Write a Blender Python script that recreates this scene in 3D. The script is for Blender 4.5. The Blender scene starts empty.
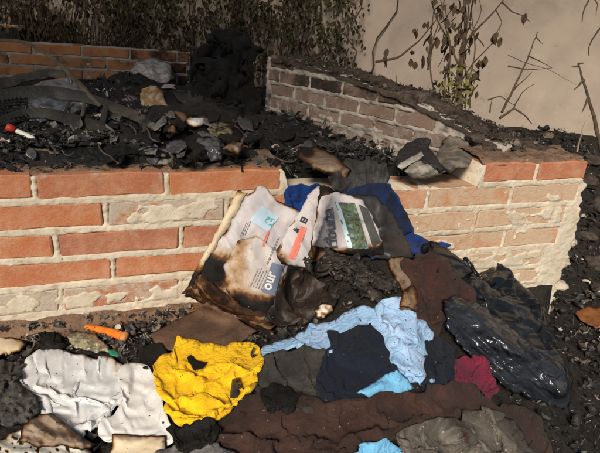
import bpy, bmesh, math, random
import numpy as np
from mathutils import Vector, Matrix, geometry
random.seed(7); RNG = np.random.default_rng(7)
SC = bpy.context.scene
COL = SC.collection
R = math.radians
# ------------------------------------------------------------------ camera
H = 0.42                                    # height of the planter wall
F, W0, H0 = 554.2, 600.0, 453.0
YAW, PIT, ROL = R(19.66), R(21.89), R(4.15)
CAM = np.array([.1673, -1.298, .393 + H])
FW = np.array([math.sin(YAW)*math.cos(PIT), math.cos(YAW)*math.cos(PIT), -math.sin(PIT)])
_r = np.array([math.cos(YAW), -math.sin(YAW), 0.]); _u = np.cross(_r, FW)
RT = math.cos(ROL)*_r + math.sin(ROL)*_u
UP = -math.sin(ROL)*_r + math.cos(ROL)*_u
cd = bpy.data.cameras.new('camera'); cam = bpy.data.objects.new('camera', cd); COL.objects.link(cam)
cd.sensor_fit = 'HORIZONTAL'; cd.sensor_width = 36.0; cd.lens = F/W0*36.0
cd.clip_start = .02; cd.clip_end = 500
M = Matrix(((RT[0], UP[0], -FW[0], CAM[0]), (RT[1], UP[1], -FW[1], CAM[1]), (RT[2], UP[2], -FW[2], CAM[2]), (0, 0, 0, 1)))
cam.matrix_world = M
SC.camera = cam
# ------------------------------------------------------------------ light: night, one hard light from behind the photographer
SUN_EL, SUN_AZ = R(35), YAW + R(11)        # light travels towards +Y, turned like the camera
world = bpy.data.worlds.new('World'); SC.world = world; world.use_nodes = True
wn = world.node_tree.nodes; wl = world.node_tree.links
sky = wn.new('ShaderNodeTexSky'); sky.sky_type = 'NISHITA'; sky.sun_disc = False
sky.sun_elevation = SUN_EL; sky.sun_rotation = math.atan2(-math.sin(SUN_AZ), -math.cos(SUN_AZ)) % (2*math.pi)
wl.new(sky.outputs[0], wn['Background'].inputs[0]); wn['Background'].inputs[1].default_value = 0.058
sd = bpy.data.lights.new('sun', 'SUN'); sd.energy = 4.3; sd.angle = R(13); sd.color = (1, .91, .77)
sun = bpy.data.objects.new('sun', sd); COL.objects.link(sun)
ldir = Vector((math.sin(SUN_AZ)*math.cos(SUN_EL), math.cos(SUN_AZ)*math.cos(SUN_EL), -math.sin(SUN_EL)))
sun.rotation_euler = ldir.to_track_quat('-Z', 'Y').to_euler()
sun.location = (-2, -6, 5)
SC.view_settings.view_transform = 'Standard'; SC.view_settings.look = 'None'
SC.view_settings.exposure = 0.27; SC.view_settings.gamma = 1
# ------------------------------------------------------------------ numpy noise
_P = RNG.permutation(512); _P = np.concatenate([_P, _P, _P])
_G = RNG.normal(size=(512, 3)); _G /= np.linalg.norm(_G, axis=1)[:, None]
def perlin(x, y, z=0.0):
    x, y, z = np.broadcast_arrays(np.asarray(x, float), np.asarray(y, float), np.asarray(z, float))
    xi, yi, zi = np.floor(x).astype(int), np.floor(y).astype(int), np.floor(z).astype(int)
    xf, yf, zf = x-xi, y-yi, z-zi
    u, v, w = (t*t*t*(t*(t*6-15)+10) for t in (xf, yf, zf))
    def g(a, b, c):
        h = _P[_P[_P[(xi+a) & 511] + ((yi+b) & 511)] + ((zi+c) & 511)]
        q = _G[h]
        return q[..., 0]*(xf-a)+q[..., 1]*(yf-b)+q[..., 2]*(zf-c)
    l = lambda a, b, t: a+(b-a)*t
    return 1.5*l(l(l(g(0,0,0), g(1,0,0), u), l(g(0,1,0), g(1,1,0), u), v), l(l(g(0,0,1), g(1,0,1), u), l(g(0,1,1), g(1,1,1), u), v), w)
def fbm(x, y, z=0.0, o=3):
    s, a, f = 0, 1, 1
    for _ in range(o): s = s+a*perlin(x*f, y*f, np.asarray(z)*f+_*7.3); a *= .5; f *= 2.03
    return s
def ridged(x, y, z=0.0): return 1-2*np.abs(perlin(x, y, z))
def sstep(a, b, x): t = np.clip((x-a)/(b-a), 0, 1); return t*t*(3-2*t)
# ------------------------------------------------------------------ pixel -> direction
def ray(px, py):
    px = np.asarray(px, float); py = np.asarray(py, float)
    return FW + RT*((px-300)/F)[..., None] + UP*((226.5-py)/F)[..., None]
def at_t(px, py, t): return CAM + ray(px, py)*np.asarray(t, float)[..., None]
def on_y(px, py, y):
    d = ray(px, py); return CAM + d*((y-CAM[1])/d[..., 1])[..., None]
def on_z(px, py, z):
    d = ray(px, py); return CAM + d*((z-CAM[2])/d[..., 2])[..., None]
def to_px(P):
    d = np.asarray(P, float)-CAM; t = d@FW
    return 300+F*(d@RT)/t, 226.5-F*(d@UP)/t, t
# ------------------------------------------------------------------ terrain
SA, SB = np.array([.80, 1.03]), np.array([1.36, 0.0])       # inner face line of the oblique side wall
SD = (SB-SA)/np.linalg.norm(SB-SA); SN = np.array([SD[1], -SD[0]])   # SN points into the planter (left/front)
SN = SN if SN[0] < 0 else -SN
SL = np.linalg.norm(SB-SA)
def side_coord(X, Y):
    return (X-SA[0])*SD[0]+(Y-SA[1])*SD[1], -((X-SA[0])*SN[0]+(Y-SA[1])*SN[1])   # along (from back), behind (+ = outside)
def side_top(s): return H + np.interp(s, [0, .35, .7, 1.0, 1.25], [.178, .160, .115, .035, .01])
PLA, PLB = np.array([-.6, 3.25]), np.array([2.7, 1.45])     # plaster wall line
PLD = (PLB-PLA)/np.linalg.norm(PLB-PLA); PLN = np.array([PLD[1], -PLD[0]]); PLN = PLN if PLN[1] < 0 else -PLN
hw_x = [-3, -.1, .2, .45, .60, .72, .86, .98, 1.07, 1.23, 1.34, 1.45, 1.6, 2, 4]
hw_z = [.02, .03, .035, .05, .07, .14, .26, .20, .12, .04, -.04, -.12, -.19, -.22, -.22]
def heap_h(X, Y):
    base = np.interp(X, [-3, .65, .9, 1.1, 1.5, 2.2, 5], [.0, .0, -.05, -.12, -.20, -.24, -.24])
    hw = np.interp(X + .25*np.clip(-Y, 0, .8), hw_x, hw_z)
    k = 1-sstep(.03, .75, -Y)
    body = .075*np.exp(-((X-.55)/.30)**2)*np.exp(-((Y+.52)/.3)**2)
    return base + np.maximum(hw-base, 0)*k + body
def inside_h(X, Y):
    s, b = side_coord(X, Y)
    z = H + .012 - .075*(Y-.14) - .05*sstep(.5, .62, X)*(1-sstep(.3, .7, Y))
    z = z + .035*np.exp(-((X-.1)/.35)**2-((Y-.45)/.25)**2)
    z = z + .05*np.exp(-((X-.42)/.22)**2-((Y-.62)/.28)**2)+.03*perlin(X*4, Y*4, 7.)
    z = z + .08*np.exp(-((X-.30)/.28)**2-((Y-1.80)/.32)**2)
    z = z - .05*np.exp(-((b+.12)/.16)**2)*sstep(.2, .5, s)
    return z
def back_h(X, Y):
    d = (X-PLA[0])*PLN[0]+(Y-PLA[1])*PLN[1]               # distance in front of plaster wall
    s, b = side_coord(X, Y)
    near = side_top(np.clip(s, 0, SL))-.05
    z = .20 + (near-.20)*(1-sstep(.05, .55, b))
    z = np.where(X > 1.58, np.minimum(z, -.24 + .44*sstep(.25, 1.4, Y)), z)
    return z
def terrain(X, Y):
    s, b = side_coord(X, Y)
    z = heap_h(X, np.minimum(Y, 0))
    inside = (Y > .07) & ((b < 0.0) | (s < -.03)) & (Y < 2.53-.23*X)
    backz = back_h(X, Y)
    z = np.where((Y > .0) & (X > 1.57), -.24 + .44*sstep(.25, 1.4, Y), z)
    z = np.where(inside, inside_h(X, Y), z)
    z = np.where((Y > .0) & (~inside) & (X <= 1.57) , backz, z)
    z = np.where((Y >= 0) & (Y <= .14) & (X < 1.56), H, z)
    z = np.where((b >= 0) & (b <= .14) & (s > 0) & (s < SL) & (Y > .14), side_top(s), z)
    return z
# depth buffer in photo pixels: what already lies there (used only to lay sheets on one another)
BX0, BY0, BW, BH = -80, -30, 760, 580
def march(px, py):
    d = ray(px, py); t = np.full(px.shape, .35); hit = np.zeros(px.shape, bool); out = np.full(px.shape, 6.0)
    while t.flat[0] < 5.0:
        P = CAM + d*t[..., None]
        below = (P[..., 2] < terrain(P[..., 0], P[..., 1])) & ~hit
        out[below] = t[below]-.008; hit |= below; t = t+.016
    return out
_gx, _gy = np.meshgrid(np.arange(BX0, BX0+BW, 4.), np.arange(BY0, BY0+BH, 4.))
_c = march(_gx, _gy)
def upsample(a, n):
    h, w = a.shape; y = np.clip(np.arange(h*n)/n, 0, h-1.001); x = np.clip(np.arange(w*n)/n, 0, w-1.001)
    yi, xi = y.astype(int), x.astype(int); yf, xf = (y-yi)[:, None], (x-xi)[None]
    A = a[yi]*(1-yf)+a[yi+1]*yf
    return A[:, xi]*(1-xf)+A[:, xi+1]*xf
DB = upsample(_c, 4); DB0 = DB.copy()
def blur(a, r):
    k = np.exp(-.5*(np.arange(-3*r, 3*r+1)/r)**2); k /= k.sum()
    p = np.pad(a, 3*r, mode='edge')
    p = np.apply_along_axis(lambda v: np.convolve(v, k, 'valid'), 0, p)
    return np.apply_along_axis(lambda v: np.convolve(v, k, 'valid'), 1, p)
def samp(D, px, py):
    x = np.clip(np.asarray(px)-BX0, 0, BW-1.01); y = np.clip(np.asarray(py)-BY0, 0, BH-1.01)
    xi, yi = x.astype(int), y.astype(int); xf, yf = x-xi, y-yi
    return (D[yi, xi]*(1-xf)+D[yi, xi+1]*xf)*(1-yf)+(D[yi+1, xi]*(1-xf)+D[yi+1, xi+1]*xf)*yf
# ------------------------------------------------------------------ object helpers
def link(name, mesh, mat=None, parent=None):
    o = bpy.data.objects.new(name, mesh); COL.objects.link(o)
    if mat is not None: mesh.materials.append(mat)
    if parent is not None: o.parent = parent
    return o
def tag(o, label=None, cat=None, group=None, kind=None):
    if label: o['label'] = label
    if cat: o['category'] = cat
    if group: o['group'] = group
    if kind: o['kind'] = kind
    return o
def empty(name, loc=(0, 0, 0)):
    o = bpy.data.objects.new(name, None); COL.objects.link(o); o.location = loc; o.empty_display_size = .05
    return o
def mesh_from(name, V, Fc, smooth=True):
    m = bpy.data.meshes.new(name); m.from_pydata([tuple(map(float, v)) for v in V], [], [tuple(map(int, f)) for f in Fc]); m.update()
    if smooth: m.polygons.foreach_set('use_smooth', [True]*len(m.polygons))
    return m
def grid_faces(nu, nv):
    a = np.arange((nu-1)*(nv-1)); i, j = a//(nv-1), a % (nv-1); k = i*nv+j
    return np.stack([k, k+nv, k+nv+1, k+1], 1)
def add_attr(mesh, name, vals):
    a = mesh.attributes.new(name, 'FLOAT', 'POINT'); a.data.foreach_set('value', np.asarray(vals, np.float32))
def keep_xform(o, parent):          # parent at an Empty that stands off the origin
    o.parent = parent; o.matrix_parent_inverse = Matrix.Translation(parent.location).inverted()
    return o
# ------------------------------------------------------------------ materials
def newmat(name):
    m = bpy.data.materials.new(name); m.use_nodes = True
    return m, m.node_tree.nodes, m.node_tree.links, m.node_tree.nodes['Principled BSDF']
def nz(n, l, scale, detail=4, rough=.6, vec=None, dist=0):
    t = n.new('ShaderNodeTexNoise'); t.inputs['Scale'].default_value = scale; t.inputs['Detail'].default_value = detail
    t.inputs['Roughness'].default_value = rough; t.inputs['Distortion'].default_value = dist
    if vec is None:
        g = n.get('POS') or n.new('ShaderNodeNewGeometry'); g.name = 'POS'; vec = g.outputs['Position']
    l.new(vec, t.inputs['Vector']); return t.outputs['Fac']
def mapr(n, l, v, a, b, c=0., d=1.):
    r = n.new('ShaderNodeMapRange'); r.inputs[1].default_value = a; r.inputs[2].default_value = b; r.inputs[3].default_value = c; r.inputs[4].default_value = d
    r.interpolation_type = 'SMOOTHSTEP'; l.new(v, r.inputs[0]); return r.outputs[0]
def mth(n, l, op, a, b=None):
    m = n.new('ShaderNodeMath'); m.operation = op
    for i, x in enumerate((a, b)):
        if x is None: continue
        if isinstance(x, (int, float)): m.inputs[i].default_value = x
        else: l.new(x, m.inputs[i])
    return m.outputs[0]
def mix(n, l, fac, a, b):
    m = n.new('ShaderNodeMix'); m.data_type = 'RGBA'
    if isinstance(fac, (int, float)): m.inputs[0].default_value = fac
    else: l.new(fac, m.inputs[0])
    for i, x in ((6, a), (7, b)):
        if isinstance(x, tuple): m.inputs[i].default_value = (*x[:3], 1)
        else: l.new(x, m.inputs[i])
    return m.outputs[2]
def bump(n, l, p, h, strength=.5, dist=.003, prev=None):
    b = n.new('ShaderNodeBump'); b.inputs['Strength'].default_value = strength; b.inputs['Distance'].default_value = dist
    l.new(h, b.inputs['Height'])
    if prev is not None: l.new(prev, b.inputs['Normal'])
    l.new(b.outputs[0], p.inputs['Normal']); return b.outputs[0]
def simple(name, col, col2=None, rough=.85, scale=30, lo=.35, hi=.7, bsc=200, bst=.4, bd=.002, spec=.3, layers=(), metallic=0, speck=None, sheen=0, trans=0, alpha=1):
    m, n, l, p = newmat(name)
    c = col
    if col2: c = mix(n, l, mapr(n, l, nz(n, l, scale, 5), lo, hi), col, col2)
    for (cc, sc, a, b) in layers: c = mix(n, l, mapr(n, l, nz(n, l, sc, 5, .65), a, b), c, cc)
    if speck: c = mix(n, l, mapr(n, l, nz(n, l, speck[1], 2, .5), speck[2], speck[2]+.03), c, speck[0])
    if isinstance(c, tuple): p.inputs['Base Color'].default_value = (*c, 1)
    else: l.new(c, p.inputs['Base Color'])
    p.inputs['Roughness'].default_value = rough; p.inputs['Specular IOR Level'].default_value = spec; p.inputs['Metallic'].default_value = metallic
    if sheen: p.inputs['Sheen Weight'].default_value = sheen; p.inputs['Sheen Roughness'].default_value = .5
    if trans: p.inputs['Transmission Weight'].default_value = trans
    p.inputs['Alpha'].default_value = alpha
    if bst: bump(n, l, p, nz(n, l, bsc, 4, .65), bst, bd)
    return m
def cloth(name, col, col2, speck=(.012, .011, .010), th=.66, scale=14, rough=.92, weave=1400):
    m, n, l, p = newmat(name)
    c = mix(n, l, mapr(n, l, nz(n, l, scale, 6, .65), .35, .7), col, col2)
    d = mapr(n, l, nz(n, l, 55, 4, .7), .56, .72, 0, .55)
    c = mix(n, l, d, c, tuple(x*.45 for x in col2))
    c = mix(n, l, mapr(n, l, nz(n, l, 11, 7, .72, dist=.8), .56, .74, 0, .7), c, (.02, .017, .014))
    c = mix(n, l, mapr(n, l, nz(n, l, 130, 3, .6), th, th+.03), c, speck)
    l.new(c, p.inputs['Base Color']); p.inputs['Roughness'].default_value = rough; p.inputs['Specular IOR Level'].default_value = .18
    p.inputs['Sheen Weight'].default_value = .03; p.inputs['Sheen Roughness'].default_value = .5
    b0 = bump(n, l, p, nz(n, l, 26, 3, .5, dist=2.2), .55, .012)
    b1 = bump(n, l, p, nz(n, l, 100, 4, .6, dist=.6), .45, .004, b0)
    bump(n, l, p, nz(n, l, weave, 2, .5), .4, .001, b1)
    return m
def burnt_paper(name, col, col2, rough=.8):
    m, n, l, p = newmat(name)
    a = n.new('ShaderNodeAttribute'); a.attribute_name = 'burn'
    base = mix(n, l, mapr(n, l, nz(n, l, 22, 4), .4, .65), col, col2)
    j = mth(n, l, 'MULTIPLY', mth(n, l, 'SUBTRACT', nz(n, l, 60, 5, .65), .5), .55)
    f = mth(n, l, 'ADD', a.outputs['Fac'], j)
    r = n.new('ShaderNodeValToRGB'); l.new(f, r.inputs[0]); e = r.color_ramp.elements
    e[0].position = .22; e[0].color = (1, 1, 1, 1); e[1].position = .86; e[1].color = (.012, .011, .010, 1)
    for pos, cc in ((.42, (.72, .52, .30)), (.58, (.22, .10, .035)), (.72, (.05, .028, .017))):
        x = e.new(pos); x.color = (*cc, 1)
    mm = n.new('ShaderNodeMix'); mm.data_type = 'RGBA'; mm.blend_type = 'MULTIPLY'; mm.inputs[0].default_value = 1
    l.new(base, mm.inputs[6]); l.new(r.outputs[0], mm.inputs[7])
    c = mix(n, l, mapr(n, l, nz(n, l, 150, 3), .70, .73), mm.outputs[2], (.015, .013, .012))
    l.new(c, p.inputs['Base Color']); p.inputs['Roughness'].default_value = rough; p.inputs['Specular IOR Level'].default_value = .25
    b1 = bump(n, l, p, nz(n, l, 70, 5, .7), .4, .003); bump(n, l, p, nz(n, l, 600, 2), .2, .0006, b1)
    return m
def brick_mat(name, cols, mort, soot=(.016, .014, .013)):
    m, n, l, p = newmat(name)
    oi = n.new('ShaderNodeObjectInfo'); sep = n.new('ShaderNodeSeparateColor'); l.new(oi.outputs['Color'], sep.inputs[0])
    g = n.new('ShaderNodeNewGeometry'); g.name = 'POS'
    c = mix(n, l, sep.outputs[0], cols[0], cols[1])
    c = mix(n, l, mapr(n, l, nz(n, l, 16, 6, .65), .38, .72), c, cols[2])
    c = mix(n, l, mapr(n, l, nz(n, l, 85, 5, .7), .55, .75, 0, .6), c, cols[3])
    c = mix(n, l, mapr(n, l, nz(n, l, 34, 5, .7), .56, .72, 0, .45), c, tuple(x*.6 for x in cols[0]))
    c = mix(n, l, mapr(n, l, nz(n, l, 260, 3, .6), .62, .70, 0, .6), c, tuple(x*.45 for x in cols[2]))
    s = mth(n, l, 'ADD', nz(n, l, 21, 8, .72, dist=.6), mth(n, l, 'MULTIPLY', mth(n, l, 'SUBTRACT', sep.outputs[1], .5), .62))
    sm = mapr(n, l, s, .46, .64)
    mc = mix(n, l, nz(n, l, 60, 4), mort, tuple(x*.72 for x in mort))
    c = mix(n, l, mth(n, l, 'MULTIPLY', sm, .9), c, mc)
    k = mapr(n, l, mth(n, l, 'ADD', nz(n, l, 9, 6, .65), mth(n, l, 'MULTIPLY', mth(n, l, 'SUBTRACT', sep.outputs[2], .5), .9)), .45, .75)
    c = mix(n, l, mth(n, l, 'MULTIPLY', k, .92), c, soot)
    l.new(c, p.inputs['Base Color']); p.inputs['Roughness'].default_value = .93; p.inputs['Specular IOR Level'].default_value = .15
    b1 = bump(n, l, p, nz(n, l, 75, 8, .75), .8, .006); b2 = bump(n, l, p, nz(n, l, 480, 3, .6), .35, .0012, b1)
    bump(n, l, p, sm, .4, .002, b2)
    return m
MORT = (.55, .485, .39)
M_brick = brick_mat('brick', ((.50, .18, .080), (.38, .15, .095), (.54, .28, .17), (.47, .30, .21)), MORT)
M_brick_pale = brick_mat('brick_pale', ((.56, .25, .13), (.52, .27, .16), (.60, .36, .23), (.56, .36, .24)), (.62, .46, .32))
M_brick_grey = brick_mat('brick_grey', ((.20, .13, .10), (.25, .165, .125), (.28, .21, .17), (.17, .125, .105)), (.40, .35, .30))
M_brick_back = brick_mat('brick_ochre', ((.42, .17, .07), (.36, .14, .06), (.42, .22, .11), (.30, .16, .09)), (.40, .29, .20))
M_mortar = simple('mortar', MORT, (.46, .38, .275), .95, 22, .38, .68, 150, .6, .003, .1, layers=(((.34, .25, .175), 45, .55, .75), ((.62, .55, .43), 9, .5, .7), ((.22, .16, .11), 120, .62, .72), ((.42, .24, .14), 7, .58, .75)))
M_mortar_pale = simple('mortar_pale', (.66, .49, .33), (.56, .38, .24), .95, 22, .38, .68, 150, .6, .004, .1, layers=(((.42, .24, .15), 30, .6, .75), ((.70, .58, .43), 9, .5, .7)))
M_mortar_grey = simple('mortar_grey', (.41, .36, .31), (.30, .255, .22), .95, 18, .38, .68, 130, .6, .004, .1, layers=(((.13, .10, .085), 14, .5, .72), ((.06, .05, .045), 6, .58, .75)))
M_plinth = simple('plinth_render', (.23, .145, .095), (.13, .08, .055), .95, 14, .35, .7, 120, 1, .006, .1, layers=(((.34, .24, .17), 30, .58, .72), ((.05, .04, .03), 40, .56, .66), ((.16, .075, .04), 9, .55, .7)))
M_plaster = simple('plaster', (.46, .37, .295), (.40, .32, .26), .95, 5, .35, .7, 60, .25, .004, .1, layers=(((.30, .25, .21), 3.2, .52, .75), ((.27, .21, .17), 16, .62, .78), ((.50, .42, .35), 9, .58, .75)))
M_dirt = simple('dirt', (.24, .15, .10), (.13, .085, .06), .97, 22, .35, .7, 120, .9, .008, .1, layers=(((.04, .034, .03), 35, .52, .68), ((.34, .25, .18), 60, .6, .72)))
M_soil = simple('soil', (.085, .062, .047), (.045, .034, .027), .97, 18, .35, .7, 90, .9, .012, .1, layers=(((.16, .12, .09), 40, .58, .72), ((.012, .011, .010), 9, .52, .72)))
M_ash = simple('ash', (.020, .018, .017), (.008, .0075, .007), .85, 25, .35, .7, 90, 1, .012, .3, layers=(((.07, .062, .055), 55, .60, .72),))
M_heap = simple('burnt_debris', (.030, .024, .020), (.012, .011, .010), .9, 25, .35, .7, 90, 1, .012, .25, layers=(((.10, .085, .07), 60, .62, .73),))
def flake_mat():
    m, n, l, p = newmat('flakes')
    a = n.new('ShaderNodeAttribute'); a.attribute_name = 'tone'
    r = n.new('ShaderNodeValToRGB'); l.new(a.outputs['Fac'], r.inputs[0]); e = r.color_ramp.elements
    e[0].position = 0; e[0].color = (.008, .0075, .007, 1); e[1].position = 1; e[1].color = (.55, .50, .42, 1)
    for pos, c in ((.5, (.018, .016, .015)), (.68, (.05, .045, .04)), (.8, (.10, .07, .045)), (.9, (.22, .19, .16))):
        x = e.new(pos); x.color = (*c, 1)
    l.new(r.outputs[0], p.inputs['Base Color']); p.inputs['Roughness'].default_value = .55; p.inputs['Specular IOR Level'].default_value = .5
    bump(n, l, p, nz(n, l, 220, 4), .4, .002)
    return m
M_flake = flake_mat()
M_char = simple('charred', (.009, .0082, .0078), (.004, .0038, .0036), .7, 30, .35, .7, 120, .8, .006, .22, layers=(((.035, .031, .028), 70, .64, .76),))
M_blackplastic = simple('black_plastic', (.010, .0105, .012), (.018, .018, .020), .28, 20, .4, .7, 60, .25, .003, .6)
def film_mat(name, c1, c2, rough):
    m, n, l, p = newmat(name)
    l.new(mix(n, l, mapr(n, l, nz(n, l, 12, 5), .4, .7), c1, c2), p.inputs['Base Color']); p.inputs['Roughness'].default_value = rough; p.inputs['Specular IOR Level'].default_value = .45
    g = n.get('POS'); mp = n.new('ShaderNodeMapping'); mp.inputs['Rotation'].default_value = (0, 0, R(35)); mp.inputs['Scale'].default_value = (.14, 1, 1); l.new(g.outputs['Position'], mp.inputs[0])
    wv = n.new('ShaderNodeTexNoise'); wv.inputs['Scale'].default_value = 14; l.new(mp.outputs[0], wv.inputs['Vector'])
    ad = n.new('ShaderNodeMix'); ad.data_type = 'VECTOR'; ad.inputs[0].default_value = .06; l.new(mp.outputs[0], ad.inputs[4]); l.new(wv.outputs['Color'], ad.inputs[5])
    prev = None
    for sc, st, ds in ((20, .7, .03), (50, .4, .008)):
        v = n.new('ShaderNodeTexVoronoi'); v.inputs['Scale'].default_value = sc; l.new(ad.outputs[1], v.inputs['Vector'])
        prev = bump(n, l, p, v.outputs['Distance'], st, ds, prev)
    return m
M_bag = film_mat('black_bag_film', (.005, .0055, .0065), (.012, .013, .015), .3)
M_film = film_mat('grey_bag_film', (.020, .023, .030), (.012, .014, .018), .26)
M_trim = simple('scorched_plastic', (.024, .022, .020), (.012, .011, .010), .6, 14, .35, .7, 60, .6, .004, .35, layers=(((.075, .064, .050), 7, .50, .75), ((.005, .005, .005), 30, .55, .7)))
M_hoop = simple('scorched_rubber', (.10, .080, .055), (.035, .03, .024), .8, 9, .4, .7, 150, .4, .003, .25)
M_wire = simple('rusty_wire', (.10, .07, .05), (.04, .03, .025), .8, 40, .4, .7, 300, .4, .002, .3)
M_twig = simple('dry_twig', (.10, .070, .047), (.05, .036, .026), .9, 40, .35, .7, 200, .5, .003, .15)
M_twigpale = simple('pale_twig', (.30, .23, .16), (.18, .13, .09), .9, 40, .35, .7, 200, .5, .003, .15)
M_leafdry = simple('withered_leaf', (.045, .028, .018), (.085, .055, .028), .8, 40, .35, .65, 150, .5, .003, .25)
M_leafvine = simple('vine_leaf', (.042, .046, .015), (.08, .066, .022), .75, 14, .35, .65, 120, .4, .003, .25, layers=(((.055, .036, .020), 6, .42, .62), ((.17, .15, .035), 11, .62, .75)))
M_straw = simple('dry_grass', (.085, .062, .034), (.03, .024, .016), .9, 8, .35, .65, 100, .3, .002, .15)
# ------------------------------------------------------------------ laid sheets (cloth, paper, film)
def poly_jitter(poly, step=2.5, amp=.8, fr=.10, seed=0):
    P = np.asarray(poly, float); out = []
    for a, b in zip(P, np.roll(P, -1, 0)):
        k = max(1, int(np.hypot(*(b-a))/step))
        for i in range(k): out.append(a+(b-a)*i/k)
    out = np.array(out)
    q = out.copy(); out[:, 0] += 1.7*amp*fbm(q[:, 0]*fr, q[:, 1]*fr, seed+.5, 4); out[:, 1] += 1.7*amp*fbm(q[:, 0]*fr, q[:, 1]*fr, seed+9.5, 4)
    return out
def edge_dist(px, py, B):
    d = np.full(len(px), 1e9)
    for a, b in zip(B, np.roll(B, -1, 0)):
        ab = b-a; L = max(ab@ab, 1e-9)
        t = np.clip(((px-a[0])*ab[0]+(py-a[1])*ab[1])/L, 0, 1)
        d = np.minimum(d, np.hypot(px-a[0]-t*ab[0], py-a[1]-t*ab[1]))
    return d
def rows_scatter(idx, vec, n):
    return np.stack([np.bincount(idx, vec[:, k], n) for k in range(3)], 1)
def buckle(P, tris, px, py, bidx, tbase, grow, ang, aniso, iters, bend, clear, pull, seed, pin=.12):
    """relax a sheet whose cloth is larger than its footprint: it buckles into folds lying on what is below it"""
    n = len(P); E = np.concatenate([tris[:, [0, 1]], tris[:, [1, 2]], tris[:, [2, 0]]]); O = np.concatenate([tris[:, 2], tris[:, 0], tris[:, 1]])
    key = np.sort(E, 1); code = key[:, 0].astype(np.int64)*n+key[:, 1]; order = np.argsort(code, kind='stable'); cs_ = code[order]
    dup = np.where(cs_[1:] == cs_[:-1])[0]; Bd = np.stack([O[order[dup]], O[order[dup+1]]], 1)
    uq = np.unique(code); E = np.stack([uq//n, uq % n], 1)
    dx, dy = px[E[:, 1]]-px[E[:, 0]], py[E[:, 1]]-py[E[:, 0]]; th = np.arctan2(dy, dx)-R(ang)
    mx, my = (px[E[:, 0]]+px[E[:, 1]])/2, (py[E[:, 0]]+py[E[:, 1]])/2
    gv = 1.35*grow*(1+.8*perlin(mx/26, my/26, seed+1.))*((1-aniso)+aniso*np.sin(th)**2*1.4)
    L = np.linalg.norm(P[E[:, 1]]-P[E[:, 0]], axis=1)*(1+np.maximum(gv, -.02))
    dB0 = np.linalg.norm(P[Bd[:, 1]]-P[Bd[:, 0]], axis=1); LB = dB0*(1+grow*.75)
    P0 = P.copy(); cnt = np.bincount(E.ravel(), minlength=n)[:, None].astype(float); cb = np.maximum(1, np.bincount(Bd.ravel(), minlength=n))[:, None]
    D = ray(px, py); D = D/np.linalg.norm(D, axis=1)[:, None]
    P = P-D*(.012*perlin(px/15, py/15, seed)[:, None]+.005*perlin(px/6, py/6, seed+2)[:, None])
    Bset = np.zeros(n, bool); Bset[bidx] = True
    vel = np.zeros_like(P); g = np.array([0, 0, -1.])
    for it in range(iters):
        f = 1-it/iters
        Q = P+vel*.55+D*pull*.5+g*pull
        for _ in range(3):
            d = Q[E[:, 1]]-Q[E[:, 0]]; l = np.linalg.norm(d, axis=1)+1e-9; c = (d*((l-L)/l*.5)[:, None])
            Q = Q+1.5*(rows_scatter(E[:, 0], c, n)-rows_scatter(E[:, 1], c, n))/cnt
            d = Q[Bd[:, 1]]-Q[Bd[:, 0]]; l = np.linalg.norm(d, axis=1)+1e-9; k = np.where(l < LB, bend, bend*.2)*(l-LB)/l*.5; c = d*k[:, None]
            Q = Q+(rows_scatter(Bd[:, 0], c, n)-rows_scatter(Bd[:, 1], c, n))/cb
        qx, qy, qt = to_px(Q); lim = samp(tbase, qx, qy)-clear
        over = qt > lim; Q[over] += (ray(qx[over], qy[over]))*(lim-qt)[over][:, None]
        far_ = lim-qt > .07; Q[far_] += ray(qx[far_], qy[far_])*((lim-qt)[far_]-.07)[:, None]*.5
        Q[Bset] += (P0[Bset]-Q[Bset])*pin
        Q += (P0-Q)*.01
        vel = np.clip(Q-P, -.004, .004); P = Q
    return P
SHEETS = []
FA = 1.75
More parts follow.
